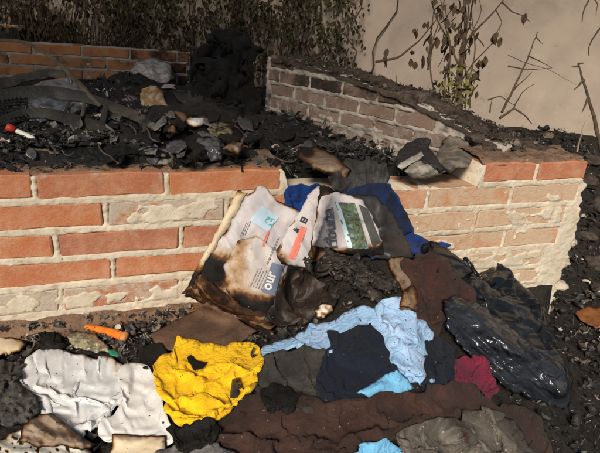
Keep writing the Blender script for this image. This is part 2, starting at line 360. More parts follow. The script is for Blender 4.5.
def sheet(name, poly, mat, label=None, cat=None, parent=None, step=1.8, lift=.004, puff=.008, pw=5, folds=(), crumple=(), jit=1.0, jf=.12, smooth_r=6, thick=.0015, burn=None, base=None, seed=None, group=None, curl=0, flakes=True, clear=.0015, sim=None, warp=.5):
    """folds: (angle_deg, along_px, across_px, amp_m, power); crumple: (size_px, amp_m)"""
    seed = seed if seed is not None else (sum(map(ord, (label or name))) % 97)*1.37
    if sim: step = sim.get('step', 3.6); puff = puff*.9+.004; pw = min(pw, 4.5); jit = max(jit, 1.8); thick = max(thick, .003) if thick < .01 else thick
    B = poly_jitter(poly, step*1.2, jit, jf, seed)
    x0, y0 = B.min(0); x1, y1 = B.max(0)
    gx, gy = np.meshgrid(np.arange(x0, x1, step), np.arange(y0, y1, step)); gx = gx.ravel(); gy = gy.ravel()
    gx = gx+RNG.uniform(-.25, .25, gx.shape)*step; gy = gy+RNG.uniform(-.25, .25, gy.shape)*step
    ins = np.zeros(gx.shape, bool)
    for a, b in zip(B, np.roll(B, -1, 0)):
        c = ((a[1] > gy) != (b[1] > gy)) & (gx < (b[0]-a[0])*(gy-a[1])/(b[1]-a[1]+1e-12)+a[0]); ins ^= c
    gx, gy = gx[ins], gy[ins]; dd = edge_dist(gx, gy, B); k = dd > step*.6; gx, gy = gx[k], gy[k]
    vs = [Vector(v) for v in B]+[Vector((a, b)) for a, b in zip(gx, gy)]
    nb = len(B)
    vo, eo, fo, _, _, _ = geometry.delaunay_2d_cdt(vs, [(i, (i+1) % nb) for i in range(nb)], [], 1, 1e-5)
    V = np.array([(v.x, v.y) for v in vo]); px, py = V[:, 0], V[:, 1]
    d = edge_dist(px, py, B)
    pad = int(3*smooth_r+3)
    ix0, ix1 = int(max(0, x0-BX0-pad)), int(min(BW, x1-BX0+pad)); iy0, iy1 = int(max(0, y0-BY0-pad)), int(min(BH, y1-BY0+pad))
    D = DB.copy(); D[iy0:iy1, ix0:ix1] = blur(DB[iy0:iy1, ix0:ix1], smooth_r)
    t = np.minimum(samp(D, px, py), samp(DB, px, py)+.0) if base is None else base(px, py)
    if base is None:      # a smooth lower envelope so that the sheet bridges hollows
        t = samp(D, px, py)-.5*np.maximum(0, samp(D, px, py)-samp(DB, px, py))
    off = lift+puff*(1-np.exp(-d/pw))
    ef = 1-np.exp(-d/(pw*.8))
    for (ang, La, Lc, amp, pw_) in folds:
        ca, sa = math.cos(R(ang)), math.sin(R(ang))
        wx = px+Lc*warp*perlin(px/(Lc*2.5), py/(Lc*2.5), seed+3.1); wy = py+Lc*warp*perlin(px/(Lc*2.5), py/(Lc*2.5), seed+8.7)
        s = wx*ca+wy*sa; c = -wx*sa+wy*ca
        v = ridged(s/La, c/Lc, seed)
        v = np.sign(v)*np.abs(v)**pw_ if pw_ else v
        off = off+FA*amp*v*(.45+.55*ef)
        w2 = ridged(s/(La*.5)+3.3, c/(Lc*.42)+1.7, seed+4.)*sstep(-.2, .5, perlin(px/(Lc*2.2), py/(Lc*2.2), seed+11.))
        off = off+FA*amp*.30*w2*ef
    for (sz, amp) in crumple:
        off = off+1.3*amp*(ridged(px/sz, py/sz, seed+5)+.6*ridged(px/sz*2.1+4, py/sz*2.1, seed+6))*(.4+.6*ef)
    if curl: off = off+curl*np.exp(-d/4)*(perlin(px/14, py/14, seed+2)+.35)
    t = t-off
    if base is None: t = np.minimum(t, samp(DB, px, py)-clear)
    P = at_t(px, py, t); tri = np.array([f for f in fo if len(f) == 3])
    if sim:
        key = np.sort(np.concatenate([tri[:, [0, 1]], tri[:, [1, 2]], tri[:, [2, 0]]]), 1); uq, ct = np.unique(key, axis=0, return_counts=True); bidx = np.unique(uq[ct == 1])
        TB = DB.copy(); TB[iy0:iy1, ix0:ix1] = np.minimum(DB[iy0:iy1, ix0:ix1], blur(DB[iy0:iy1, ix0:ix1], 3)+.004)
        if base is not None:
            qx, qy = np.meshgrid(np.arange(ix0, ix1)+BX0, np.arange(iy0, iy1)+BY0); TB[iy0:iy1, ix0:ix1] = np.minimum(TB[iy0:iy1, ix0:ix1], base(qx.astype(float), qy.astype(float))+.01)
        P = buckle(P, tri, px, py, bidx, TB, sim.get('grow', .22), sim.get('ang', 30), sim.get('aniso', .6), sim.get('iters', 90), sim.get('bend', .35), sim.get('clear', .009), sim.get('pull', .0006), seed, sim.get('pin', .10))
        a = np.array([(1, 0, 0), (0, 1, 0), (0, 0, 1), (.5, .5, 0), (0, .5, .5), (.5, 0, .5), (.34, .33, .33), (.6, .2, .2), (.2, .6, .2), (.2, .2, .6)])
        SP = np.einsum('kc,tcx->tkx', a, P[tri]).reshape(-1, 3); spx, spy, spt = to_px(SP)
    else: spx, spy, spt = px, py, t
    m = mesh_from(name, P, [f for f in fo])
    o = link(name, m, mat, None)
    if burn is not None: add_attr(m, 'burn', np.clip(burn(px, py, d), 0, 1))
    if m.polygons and sum(p.normal.dot(Vector(-FW)) for p in list(m.polygons)[::17]) < 0: m.flip_normals()
    if sim:
        sb = o.modifiers.new('smooth', 'SUBSURF'); sb.levels = sb.render_levels = sim.get('sub', 2)
    if thick:
        so = o.modifiers.new('thickness', 'SOLIDIFY'); so.thickness = thick; so.offset = -1
    # lay it into the buffer
    xi = np.clip(np.round(spx-BX0).astype(int), 1, BW-2); yi = np.clip(np.round(spy-BY0).astype(int), 1, BH-2)
    for a in (-1, 0, 1):
        for b in (-1, 0, 1): np.minimum.at(DB, (yi+b, xi+a), spt)
    if flakes: SHEETS.append((spx, spy, spt))
    if parent is not None: keep_xform(o, parent)
    else: tag(o, label, cat, group)
    o['_t'] = 0; del o['_t']
    return o
def edge_burn(w=6, n=.5, seed=1.): return lambda px, py, d: np.exp(-d/w)*(.75+n*perlin(px/9, py/9, seed))
# ------------------------------------------------------------------ tubes and leaves
def tube_geo(pts, rad, n=8, flat=1.0, flat_dir=None, square=False):
    P = np.asarray(pts, float); k = len(P); rad = np.broadcast_to(np.asarray(rad, float), (k,))
    V = []; T = np.gradient(P, axis=0); T /= np.linalg.norm(T, axis=1)[:, None]+1e-12
    for i in range(k):
        ref = np.array(flat_dir if flat_dir is not None else (0, 0, 1.0)) if flat_dir is not None or abs(T[i][2]) < .9 else np.array([1., 0, 0])
        a = np.cross(T[i], ref); a /= np.linalg.norm(a)+1e-9; b = np.cross(a, T[i])
        for j in range(n):
            w = 2*math.pi*j/n; cw, sw = math.cos(w), math.sin(w)
            if square: k_ = (abs(cw)**5+abs(sw)**5)**-.2; cw *= k_; sw *= k_
            V.append(P[i]+rad[i]*(a*cw+b*sw*flat))
    Fc = []
    for i in range(k-1):
        for j in range(n): Fc.append((i*n+j, i*n+(j+1) % n, (i+1)*n+(j+1) % n, (i+1)*n+j))
    Fc.append(tuple(range(n))[::-1]); Fc.append(tuple(range((k-1)*n, k*n)))
    return V, Fc
def smooth_path(pts, n=24):
    P = np.asarray(pts, float); d = np.r_[0, np.cumsum(np.linalg.norm(np.diff(P, axis=0), axis=1))]
    u = np.linspace(0, d[-1], n); Q = np.stack([np.interp(u, d, P[:, i]) for i in range(P.shape[1])], 1)
    for _ in range(max(1, n//12)):
        Q[1:-1] = .25*Q[:-2]+.5*Q[1:-1]+.25*Q[2:]
    return Q
class Geo:
    def __init__(s): s.V = []; s.F = []; s.A = []
    def add(s, V, Fc, a=0.):
        k = len(s.V); s.V += [tuple(v) for v in V]; s.F += [tuple(i+k for i in f) for f in Fc]; s.A += [a]*len(V)
    def build(s, name, mat, parent=None, smooth=True, attr=None):
        m = mesh_from(name, s.V, s.F, smooth)
        if attr: add_attr(m, attr, s.A)
        o = link(name, m, mat)
        if parent is not None: keep_xform(o, parent)
        return o
def rand_rot():
    return np.array(Matrix.Rotation(random.uniform(0, 6.283), 3, 'Z') @ Matrix.Rotation(random.uniform(0, 3.14), 3, 'X') @ Matrix.Rotation(random.uniform(0, 6.283), 3, 'Z'))
def flake_geo(c, sx, sy, Rm, curl, tilt=0):
    u = np.array([-1, -.35, .3, 1]); v = np.array([-1, 0, 1]); V = []
    j = lambda: random.uniform(.55, 1.15)
    for a in u:
        for b in v:
            V.append(c+Rm@np.array([a*sx*j(), b*sy*j()*(1-.45*abs(a)), curl*sx*(a*a-.5)+curl*.6*sy*b*b+random.uniform(-.12, .12)*sx]))
    return V, [(i*3+k, (i+1)*3+k, (i+1)*3+k+1, i*3+k+1) for i in range(3) for k in range(2)]
def leaf_geo(c, L, w, Rm, droop=.3):
    V = []; us = (0, .25, .55, .8, 1); ws = (.05, .8, 1, .6, .03)
    for a, b in zip(us, ws):
        for q in (-1, 0, 1): V.append(c+Rm@np.array([q*w*b, a*L, -droop*L*a*a+abs(q)*w*.35]))
    return V, [(i*3+k, i*3+k+1, (i+1)*3+k+1, (i+1)*3+k) for i in range(4) for k in range(2)]
# ================================================================== SETTING
# ground: one sheet out to the horizon, fine near the planter
def axis(lo, hi, step, far): 
    g = [far*(1-(i/10.))**2.2 for i in range(10)]
    return np.array([lo-x-.001 for x in g]+list(np.arange(lo, hi, step))+[hi+x+.001 for x in g[::-1]])
gx, gy = axis(-1.6, 3.6, .025, 120), axis(-2.0, 3.4, .025, 120)
X, Y = np.meshgrid(gx, gy, indexing='ij')
s_, b_ = side_coord(X, Y)
Z = terrain(X, Y)
ingr = (Y > -.0) & ((b_ < .12) | (s_ < 0)) & (X < 1.56) & (Y < 2.85-.23*X)
Z = np.where(ingr & (Y < 4), np.minimum(Z, .05), Z)
Z = np.where((b_ > 0.0) & (b_ < .17) & (Y > -.02) & (X < 1.56), np.minimum(Z, side_top(np.clip(s_, 0, SL))-.12), Z)
Z = np.where((Y >= -.02) & (Y <= .15) & (X < 1.56), .0, Z)
Z = Z-.012+.012*fbm(X*9, Y*9, 0, 4)+.006*fbm(X*40, Y*40, 2, 2)
far = np.hypot(X-.6, Y-.5) > 5; Z = np.where(far, -.05+.03*fbm(X*.3, Y*.3), Z)
ground = link('ground', mesh_from('ground', np.stack([X, Y, Z], -1).reshape(-1, 3), grid_faces(len(gx), len(gy))), M_heap); tag(ground, kind='structure')
# soil bank behind and on top of the oblique wall
gs = np.arange(.03, SL+.45, .02); gb = np.concatenate([[-.012], np.arange(0, 1.6, .02)])
S, Bq = np.meshgrid(gs, gb, indexing='ij')
X = SA[0]+SD[0]*S-SN[0]*Bq; Y = SA[1]+SD[1]*S-SN[1]*Bq
top = side_top(np.clip(S, 0, SL))
Z = np.where(Bq < .16, top+.012*np.exp(-((Bq-.09)/.05)**2)-.010*(Bq < -.005)*(1+.6*fbm(S*30, 1.7, 0, 3)), .20+(top+.0-.20)*(1-sstep(.14, .75, Bq)))
Z = Z+(.014*fbm(X*12, Y*12, 4, 4)+.008*fbm(X*45, Y*45, 1, 2))*(.25+.75*sstep(0, .06, Bq))
Z = np.where(Y < .02, np.minimum(Z, H+.004), Z); Z = np.where(X > 1.52, np.minimum(Z, H-.0+.05-1.6*(X-1.52)+.03*fbm(X*20, Y*20, 3, 3)), Z); Z = np.where((X > 1.57) & (Y < .30), -.4, Z); Z = np.where(X > 1.80, -.4, Z)
Z = np.minimum(Z, H+.010+np.maximum(Y-.10, 0)*.9); Z = np.where((Y < .085), -.4, Z)
soil = link('soil', mesh_from('soil', np.stack([X, Y, Z], -1).reshape(-1, 3), (lambda f, y, z: f[(y[f] > .08).all(1) & (z[f] > -.2).all(1)])(grid_faces(len(gs), len(gb)), Y.reshape(-1), Z.reshape(-1))), M_soil); tag(soil, kind='structure')
soil_mesh_z = lambda x, y: None
# ash bed inside the planter
gx, gy = np.arange(-1.4, 1.45, .02), np.concatenate([[.030, .036, .045], np.arange(.06, 2.7, .02)])
X, Y = np.meshgrid(gx, gy, indexing='ij'); s_, b_ = side_coord(X, Y)
Z = inside_h(X, Y)+.020*fbm(X*8, Y*8, 0, 4)+.012*ridged(X*22, Y*22, 3)
Z = np.where((b_ > -.02) & (s_ > -.03), np.minimum(Z, .3), Z); edge = .030+.014*fbm(X*13, 4.4, 0, 4); Z = np.where(Y < .17, np.minimum(Z, H-.004+.34*(Y-edge)+.006*fbm(X*40, Y*40, 1, 2)), Z)
Z = np.where((X > .555) & (Y < .16), np.minimum(Z, .30), Z)
V = np.stack([X, Y, Z], -1).reshape(-1, 3); Fc = grid_faces(len(gx), len(gy)); bb = np.where(s_ < 0, -1, b_).reshape(-1); bb = np.where(X.reshape(-1)*.23+Y.reshape(-1) > 2.56, 1, bb)
Fc = Fc[(bb[Fc] < .08).all(1)]
ashbed = link('ash_bed', mesh_from('ash_bed', V, Fc), M_ash); tag(ashbed, kind='structure')
# ------------------------------------------------------------------ brick walls
def brick_variant(i, L=.28, D=.13, h=.056):
    bm = bmesh.new(); bmesh.ops.create_cube(bm, size=1)
    bmesh.ops.scale(bm, vec=(L, D, h), verts=bm.verts)
    bmesh.ops.bevel(bm, geom=bm.edges[:], offset=.003, segments=1, affect='EDGES')
    ed = [e for e in bm.edges if abs((e.verts[0].co-e.verts[1].co).x) > .1]
    bmesh.ops.subdivide_edges(bm, edges=ed, cuts=6, use_grid_fill=True)
    for v in bm.verts:
        c = v.co; q = i*3.7
        n1 = float(perlin(c.x*22, c.z*30+q, c.y*20)); n2 = float(perlin(c.x*22+5, c.z*30+q, c.y*20+9)); n3 = float(perlin(c.x*9, q, 1.5))
        c.y += .0035*n1; c.z += .0045*n2+.0045*n3; c.x += .006*n1
    m = bpy.data.meshes.new('brick'); bm.to_mesh(m); bm.free()
    m.polygons.foreach_set('use_smooth', [True]*len(m.polygons)); m.set_sharp_from_angle(angle=R(32))
    return m
BRICKS = {}
def bricks_for(mat):
    if mat.name not in BRICKS:
        BRICKS[mat.name] = [brick_variant(i) for i in range(7)]
        for m in BRICKS[mat.name]: m.materials.append(mat)
    return BRICKS[mat.name]
def brick_wall(name, label, O, dv, L, courses, top, z0, mortar, res=.006, end=None, smear=None, thick=.14, soot=None, tone=None, bump_amp=.004, bh=.056, jy=.003, deep=.004, lap=.004, smear_geo=None):
    """O: front-face origin (x,y); dv: unit direction; courses: list of (ztop, [(s0,s1,mat),...])"""
    dv = np.asarray(dv, float); ang = math.atan2(dv[1], dv[0]); nv = np.array([dv[1], -dv[0]])      # nv: outward normal (towards viewer)
    root = empty(name, (O[0], O[1], 0)); tag(root, label, 'wall')
    ns = int(L/res)+1; zz = max(top(np.linspace(0, L, 50))); nr = int((zz-z0)/res)+1
    u = np.linspace(0, 1, ns); v = np.linspace(0, 1, nr)
    U, Vv = np.meshgrid(u, v, indexing='ij')
    S = U*L; Zt = top(S); Zm = z0+(Zt-z0)*Vv
    if end is not None: S = S*(1-sstep(.8, 1, U))+sstep(.8, 1, U)*(S*end(Zm)/L)
    inb = np.full(S.shape, -1.0)
    for ztop, bl in courses:
        for (a, b, *_) in bl:
            dz = np.minimum(Zm-(ztop-bh), ztop-Zm); dx = np.minimum(S-a, b-S)
            inb = np.maximum(inb, np.minimum(dz, dx))
    ins = sstep(-.001, .004, inb-lap*(.25+fbm((S+O[0])*26, Zm*60, 9.1, 3)))
    wx, wz = S+O[0]*3, Zm
    joint = -deep+bump_amp*fbm(wx*38, wz*55, 1.1, 3)+.0014*fbm(wx*110, wz*110, 2, 3)
    N = joint*(1-ins)-.014*ins
    if smear is not None:
        sm = (smear_geo or smear)(S, Zm)+.30*fbm(wx*14, wz*22, 4.2, 4)
        f = sstep(.54, .62, sm)*ins*sstep(H-.004, H-.012, Zm)
        N = N*(1-f)+f*(jy+.0004+.0010*fbm(wx*60, wz*60, 6, 3))
    V = []
    Sx = np.concatenate([S[:1], S, S[-1:]]); Zx = np.concatenate([Zm[:1], Zm, Zm[-1:]]); Nx = np.concatenate([np.full((1, nr), -thick), N, np.full((1, nr), -thick)])
    Sx = np.concatenate([Sx, Sx[:, -1:]], 1); Zx = np.concatenate([Zx, Zx[:, -1:]-.002], 1); Nx = np.concatenate([Nx, np.full((ns+2, 1), -thick)], 1)
    P = np.stack([O[0]+dv[0]*Sx+nv[0]*Nx, O[1]+dv[1]*Sx+nv[1]*Nx, Zx], -1)
    mo = link('mortar', mesh_from('mortar', P.reshape(-1, 3), grid_faces(ns+2, nr+1)), mortar); keep_xform(mo, root)
    for ztop, bl in courses:
        for (a, b, mat) in bl:
            ln = b-a
            if ln < .025: continue
            o = bpy.data.objects.new('brick', random.choice(bricks_for(mat))); COL.objects.link(o)
            mid = (a+b)/2; n = -.065+random.uniform(-jy, jy*.7)
            o.location = (O[0]+dv[0]*mid+nv[0]*n, O[1]+dv[1]*mid+nv[1]*n, ztop-bh/2+random.uniform(-.0015, .0015))
            o.rotation_euler = (random.uniform(-.012, .012), random.uniform(-.006, .006), ang+random.uniform(-.008, .008)+(math.pi if random.random() < .0 else 0))
            o.scale = ((ln-.006)/.28, random.uniform(.97, 1), random.uniform(.96, 1.03)*bh/.056)
            sm = float(smear(np.array([mid]), np.array([ztop-.028]))[0]) if smear else .3
            so = float(soot(mid, ztop)) if soot else 0.
            o.color = (random.random() if tone is None else tone(mid, ztop), min(1, max(0, sm)), so, 1)
            keep_xform(o, root)
    return root
# front wall: measured courses; s = X + 1.2
C0 = .0725; OX = -.8
def course(k, phase, x0, x1, split=1.0, cut=None):
    z = H-k*C0; bl = []; x = phase-.29*math.ceil((phase-x0)/.29)
    while x < x1-.02:
        a, b = max(x, x0), min(x+.282, x1)
        if b-a > .03: bl.append((a-OX, b-OX, M_brick if (a+b)/2 < split else M_brick_pale))
        x += .29
    return z, bl
cs = []
z, bl = course(0, .0, -.78, .578); bl += [(1.19-OX, 1.372-OX, M_brick), (1.38-OX, 1.565-OX, M_brick)]; cs.append((z, bl))
ends = [1.565, 1.555, 1.525, 1.52, 1.49, 1.48, 1.47, 1.47, 1.46, 1.46, 1.46]
phs = [0, .147, .032, .155, .03, .15, .02, .14, .03, .15, .02]
for k in range(1, 11): cs.append(course(k, phs[k], -.78, ends[k], .80))
def front_smear(S, Z):
    X = S+OX
    s = .25+.20*perlin(X*3.1, Z*9., 3.)
    s = s+.50*np.exp(-((X-.30)/.13)**4)*np.exp(-((Z-.318)/.034)**4)
    s = s+.42*sstep(.145, .10, Z)
    s = s+.10*sstep(.40, .46, X)*sstep(.4, .3, Z)
    s = s+.33*sstep(.80, 1.0, X)*sstep(.42, .32, Z)
    s = s-.14*np.exp(-((X-1.22)/.06)**2)*sstep(.33, .29, Z)
    return np.clip(s, 0, .9)
def front_top(S):
    X = S+OX
    gap = sstep(.575, .60, X)*(1-sstep(1.165, 1.19, X))
    return H-.006-gap*.064+.004*perlin(X*14, 3.3)*1.
def front_end(Z): return 1.555-OX+np.interp(Z, [-.25, .05, .2, .34, .37, .42], [.0, .025, .035, .02, -.005, .0])+.016*fbm(Z*30, 2.2, 0, 3)-.0
front = brick_wall('brick_planter_wall', 'low orange brick planter wall with pale mortar, its top course missing behind the newspapers', (OX, 0), (1, 0), 1.555-OX, cs, front_top, -.42, M_mortar, .004, front_end, front_smear,
    soot=lambda s, z: random.uniform(.12, .34)+.08*(z > .4), tone=lambda s, z: random.choice((.05, .2, .5, .9)), jy=.0018, deep=.0012, bump_amp=.0016, lap=.0036, smear_geo=lambda S, Z: front_smear(S, Z)-.22*sstep(.7, .95, S+OX))
# rendered footing under the courses
gx = np.arange(-.8, .75, .012); prof = [(-.02, .0), (-.034, .0), (-.036, .02), (-.032, .040), (-.020, .054), (.01, .058)]
V = []
for x in gx:
    for (y, z) in prof:
        q = fbm(x*16, y*60+z*30, 2, 3); V.append((x, y+.006*q-.004, z+.006*q-.05*(z == 0)))
fo = link('footing', mesh_from('footing', V, grid_faces(len(gx), len(prof))), M_plinth); keep_xform(fo, front)
for (xa, xb, zt, yf, dn) in ((-.8, .58, H+.0005, .016, 1), (1.185, 1.56, H+.001, .004, 2)):
    gx = np.arange(xa, xb, .008); gv = np.linspace(0, 1, 14); X, Vv = np.meshgrid(gx, gv, indexing='ij')
    y0 = yf+.012*fbm(X*14, dn, 0, 4); Y = y0+(.15-y0)*Vv
    Z = zt+.004*dn*sstep(0, .25, Vv)+.004*dn*fbm(X*22, Y*22, 2, 4)*sstep(0, .2, Vv)+.005*Vv-.006*(Vv == 0)
    dt = link('dirt', mesh_from('dirt', np.stack([X, Y, Z], -1).reshape(-1, 3), grid_faces(len(gx), 14)), M_dirt); keep_xform(dt, front)
# oblique wall: s runs from the back end to the front corner
cs = []
C1 = .0565
for k in range(-1, 8):
    z = H+.128-k*C1; ph = .0 if k % 2 else .083; bl = []; x = ph-.166*2
    while x < SL-.13:
        w = .158
        a, b = max(x+random.uniform(-.006, .006), .012+random.uniform(0, .02)), min(x+w, SL-.11)
        if b-a > .03 and side_top((a+b)/2)-z > -.012: bl.append((a, b, M_brick_grey))
        x += .166
    cs.append((z, bl))
brick_wall('oblique_brick_wall', 'soot-greyed brick wall with whitish mortar slanting back behind the planter front', SA, SD, SL-.10, cs, lambda S: side_top(S)+.004*perlin(S*20, 1.1), .1, M_mortar_grey, .006, None,
    lambda S, Z: .42+.12*np.exp(-((Z-.38)/.06)**2)+.0*S, soot=lambda s, z: .30+.35*(z > H+.11)+.25*(s > .75), bump_amp=.005, jy=.004, deep=.0, bh=.044, lap=.005)
# back wall on the left
BO, BE = np.array([-1.25, 2.82]), np.array([.66, 2.38]); BDv = (BE-BO)/np.linalg.norm(BE-BO); BL = np.linalg.norm(BE-BO)
cs = []
for k in range(0, 5):
    z = H+.055-k*C0+0; ph = .0 if k % 2 else .145; bl = []; x = ph-.29
    while x < BL:
        a, b = max(x, .0), min(x+.282, BL-.02*(k % 2))
        if b-a > .04: bl.append((a, b, M_brick_back))
        x += .29
    cs.append((z, bl))
brick_wall('back_brick_wall', 'ochre brick wall closing the planter behind the burnt bumper', BO, BDv, BL, cs, lambda S: H+.057+.004*perlin(S*12, 5.1), .0, M_mortar_grey, .010, None, lambda S, Z: .40+.15*perlin(S*4, Z*9, 1.), soot=lambda s, z: random.uniform(.3, .62)+.2*(s > BL-.35), bump_amp=.006, jy=.006)
# low ledge further back
LO, LE = np.array([-1.35, 3.20]), np.array([-.36, 2.96]); LDv = (LE-LO)/np.linalg.norm(LE-LO); LL = np.linalg.norm(LE-LO)
cs = [(H+.13-k*C0, [(a*.29+(.145 if k % 2 else 0), min(a*.29+.28+(.145 if k % 2 else 0), LL), M_brick_back) for a in range(4)]) for k in range(4)]
brick_wall('brick_ledge', 'dim brick ledge under the dry grass beyond the back wall', LO, LDv, LL, cs, lambda S: H+.132+0*S, .1, M_mortar_grey, .012, None, None, soot=lambda s, z: .5)
# plaster wall
L = np.linalg.norm(PLB-PLA)
P0 = PLA-PLD*1.6; n1, n2 = 90, 50
U, Vv = np.meshgrid(np.linspace(0, L+3.6, n1), np.linspace(-.4, 2.3, n2), indexing='ij')
off = .006*fbm(U*2.5, Vv*2.5, 1, 4)
P = np.stack([P0[0]+PLD[0]*U+PLN[0]*off, P0[1]+PLD[1]*U+PLN[1]*off, Vv], -1).reshape(-1, 3)
V = np.concatenate([P, P-np.array([PLN[0]*.15, PLN[1]*.15, 0])]); Fc = grid_faces(n1, n2)
k = n1*n2; rim = [i*n2+n2-1 for i in range(n1)]
F2 = [tuple(f) for f in Fc]+[tuple((f+k)[::-1]) for f in Fc]+[(a, b, b+k, a+k) for a, b in zip(rim, rim[1:])]+[(j, j+k, j+1+k, j+1) for j in range(n2-1)]+[((n1-1)*n2+j, (n1-1)*n2+j+1, (n1-1)*n2+j+1+k, (n1-1)*n2+j+k) for j in range(n2-1)]
pl = link('plaster_wall', mesh_from('plaster_wall', V, F2), M_plaster); tag(pl, 'tall stained beige plaster wall behind the dry plant', 'wall')
#@@OBJECTS
SHADE_TREE_LIMBS, SHADE_TREE_LEAVES = 40, 25000
# ================================================================== THINGS INSIDE THE PLANTER
def Yb(py): return .20+(140-np.asarray(py, float))*.0062        # the bumper leans back into the ash
def pxY(pts): return np.array([on_y(p[0], p[1], (p[2] if len(p) > 2 else Yb(p[1]))) for p in pts])
def laybuf(P):
    x, y, t = to_px(P); xi = np.clip(np.round(x-BX0).astype(int), 1, BW-2); yi = np.clip(np.round(y-BY0).astype(int), 1, BH-2)
    for a in (-1, 0, 1):
        for b in (-1, 0, 1): np.minimum.at(DB, (yi+b, xi+a), t)
# burnt bumper: swept bars with real section, struts, a wire grille and shreds of film
bum = empty('burnt_bumper', tuple(on_y(60., 135., .3)))
tag(bum, 'burnt black car bumper frame with grille lying on the ash', 'car bumper')
def bar(name, pts, r, flat=.35, mat=M_trim, parent=bum, n=26, wob=.004):
    Q = smooth_path(pts, n); P = pxY(Q); P = P+wob*np.stack([perlin(Q[:, 0]/14, Q[:, 1]/14, i*5.1) for i in range(3)], 1)
    rr = np.interp(np.linspace(0, 1, n), np.linspace(0, 1, len(r)), r) if np.ndim(r) else r
    V, Fc = tube_geo(P, rr, 12, flat*.55, flat_dir=(0.1, -.8, .55), square=(flat < 1)); g = Geo(); g.add(V, Fc); o = g.build(name, mat, parent); o.data.set_sharp_from_angle(angle=R(40)); return o
film = [(18, 92), (40, 82), (72, 76), (88, 88), (96, 102), (70, 116), (40, 122), (22, 118)]
def base_bum(px, py): 
    d = ray(px, py); return (Yb(py)+.05-CAM[1])/d[..., 1]
sheet('plastic_film', film, simple('smoky_film', (.10, .105, .115), (.035, .036, .04), .35, 40, .4, .65, 80, .5, .004, .5), parent=bum, base=base_bum, folds=((20, 40, 9, .012, 1.2),), crumple=((11, .006),), thick=.001)
bar('upper_bar', [(-60, 104), (-10, 101), (25, 94), (60, 92), (95, 100), (125, 112), (164, 131)], [.030, .030, .026, .020, .016, .017, .010])
bar('middle_bar', [(-60, 100), (0, 84), (30, 76), (50, 72), (66, 74)], [.024, .020, .014, .008])
bar('lower_bar', [(-60, 130), (-5, 123), (20, 114), (44, 112), (72, 120), (100, 130), (118, 137)], [.020, .018, .014, .014, .017, .022, .010])
bar('lower_lip', [(45, 131), (70, 135), (100, 141), (130, 145), (150, 143)], [.010, .014, .012, .006], .5, M_char)
bar('strut', [(84, 101, Yb(110)-.02), (82, 121, Yb(118)-.02)], .005, 1, M_hoop, n=6)
bar('strut', [(70, 100), (62, 118)], .004, 1, M_trim, n=6)
bar('strut', [(106, 106), (101, 128)], .008, .6, M_trim, n=6)
g = Geo()                                     # wire grille
for i in range(14):
    x = -30+i*4.2; V, Fc = tube_geo(pxY([(x, 97), (x+3, 119)]), .0013, 4); g.add(V, Fc)
for j in range(7):
    y = 99+j*3; V, Fc = tube_geo(pxY([(-30, y+2), (28, y)]), .0013, 4); g.add(V, Fc)
gr = g.build('grille', M_char, bum); gr['kind'] = 'stuff'
g = Geo(); Q = smooth_path([(-50, 44, .85), (0, 40, .9), (22, 41, .85), (42, 50, .75), (62, 66, .65), (82, 88, .5), (100, 106, .4)], 30)
V, Fc = tube_geo(pxY(Q), .0065, 10, .5, flat_dir=(.1, -.8, .5)); g.add(V, Fc)
hp = g.build('bent_hoop', M_hoop); tag(hp, 'thin scorched hoop arching up over the burnt bumper', 'hoop')
# debris laid on the ash, back to front
C_ = lambda n, a, b, **k: simple(n, a, b, **k)
M_greypaper = burnt_paper('grey_paper', (.30, .28, .25), (.18, .165, .15)); M_cream = burnt_paper('cream_paper', (.60, .50, .36), (.50, .40, .27)); M_white = burnt_paper('white_paper', (.66, .655, .64), (.58, .56, .53))
M_tan = burnt_paper('tan_card', (.28, .21, .155), (.17, .125, .092)); M_news = burnt_paper('newsprint', (.50, .46, .465), (.44, .395, .40))
M_clear = simple('dull_clear_plastic', (.46, .44, .42), (.20, .19, .185), .25, 30, .35, .65, 60, .4, .004, .6, layers=(((.42, .30, .24), 20, .6, .7),))
sheet('charred_jacket', [(196, 52), (206, 36), (224, 29), (246, 34), (258, 52), (252, 76), (256, 100), (266, 118), (248, 132), (220, 128), (206, 108), (199, 84)], M_char, 'black charred jacket slumped at the end of the slanting brick wall', 'jacket',
      base=lambda x, y: (1.28-.006*(y-80)-CAM[1])/ray(x, y)[..., 1], folds=((80, 60, 14, .03, 1),), crumple=((14, .012),), puff=.06, pw=10, thick=.03, jit=4.5, jf=.05, sim=dict(grow=.5, ang=80, step=3.4, pull=.00005))
sheet('plastic_bag', [(130, 70), (138, 61), (150, 57), (160, 60), (170, 64), (174, 78), (165, 86), (146, 86), (134, 82)], M_clear, 'crumpled clear plastic bag at the foot of the back brick wall', 'plastic bag', base=lambda x, y: (2.15-.4*(y-57)/31-CAM[1])/ray(x, y)[..., 1], folds=((60, 30, 8, .025, 1),), crumple=((9, .012),), puff=.03, thick=.004, jit=.8, step=1.2)
sheet('charred_bundle', [(150, 100), (196, 92), (240, 112), (262, 138), (250, 158), (200, 160), (160, 150)], M_char, 'long charred fabric bundle between the bumper and the jacket', 'cloth', folds=((30, 50, 14, .02, 1),), crumple=((10, .010),), lift=.02, puff=.03, thick=.01)
sheet('wavy_paper', [(138, 92), (146, 86), (156, 85), (163, 92), (166, 104), (176, 112), (184, 124), (172, 132), (158, 124), (150, 110), (142, 104)], M_cream, 'cream paper wad with brown scorched frills above the bumper tip', 'paper', burn=lambda x, y, d: .22+.30*ridged(x/7, y/7, 2.), folds=((60, 26, 7, .02, 1),), crumple=((7, .008),), lift=.02, puff=.04, thick=.002)
sheet('striped_card', [(119, 94), (124, 91), (135, 99), (134, 107), (126, 106)], M_greypaper, 'small pale grey striped card stuck in the ash', 'card', burn=lambda x, y, d: .25+.5*(np.sin((x-y)*1.6) > .3), lift=.02, puff=.012, step=1)
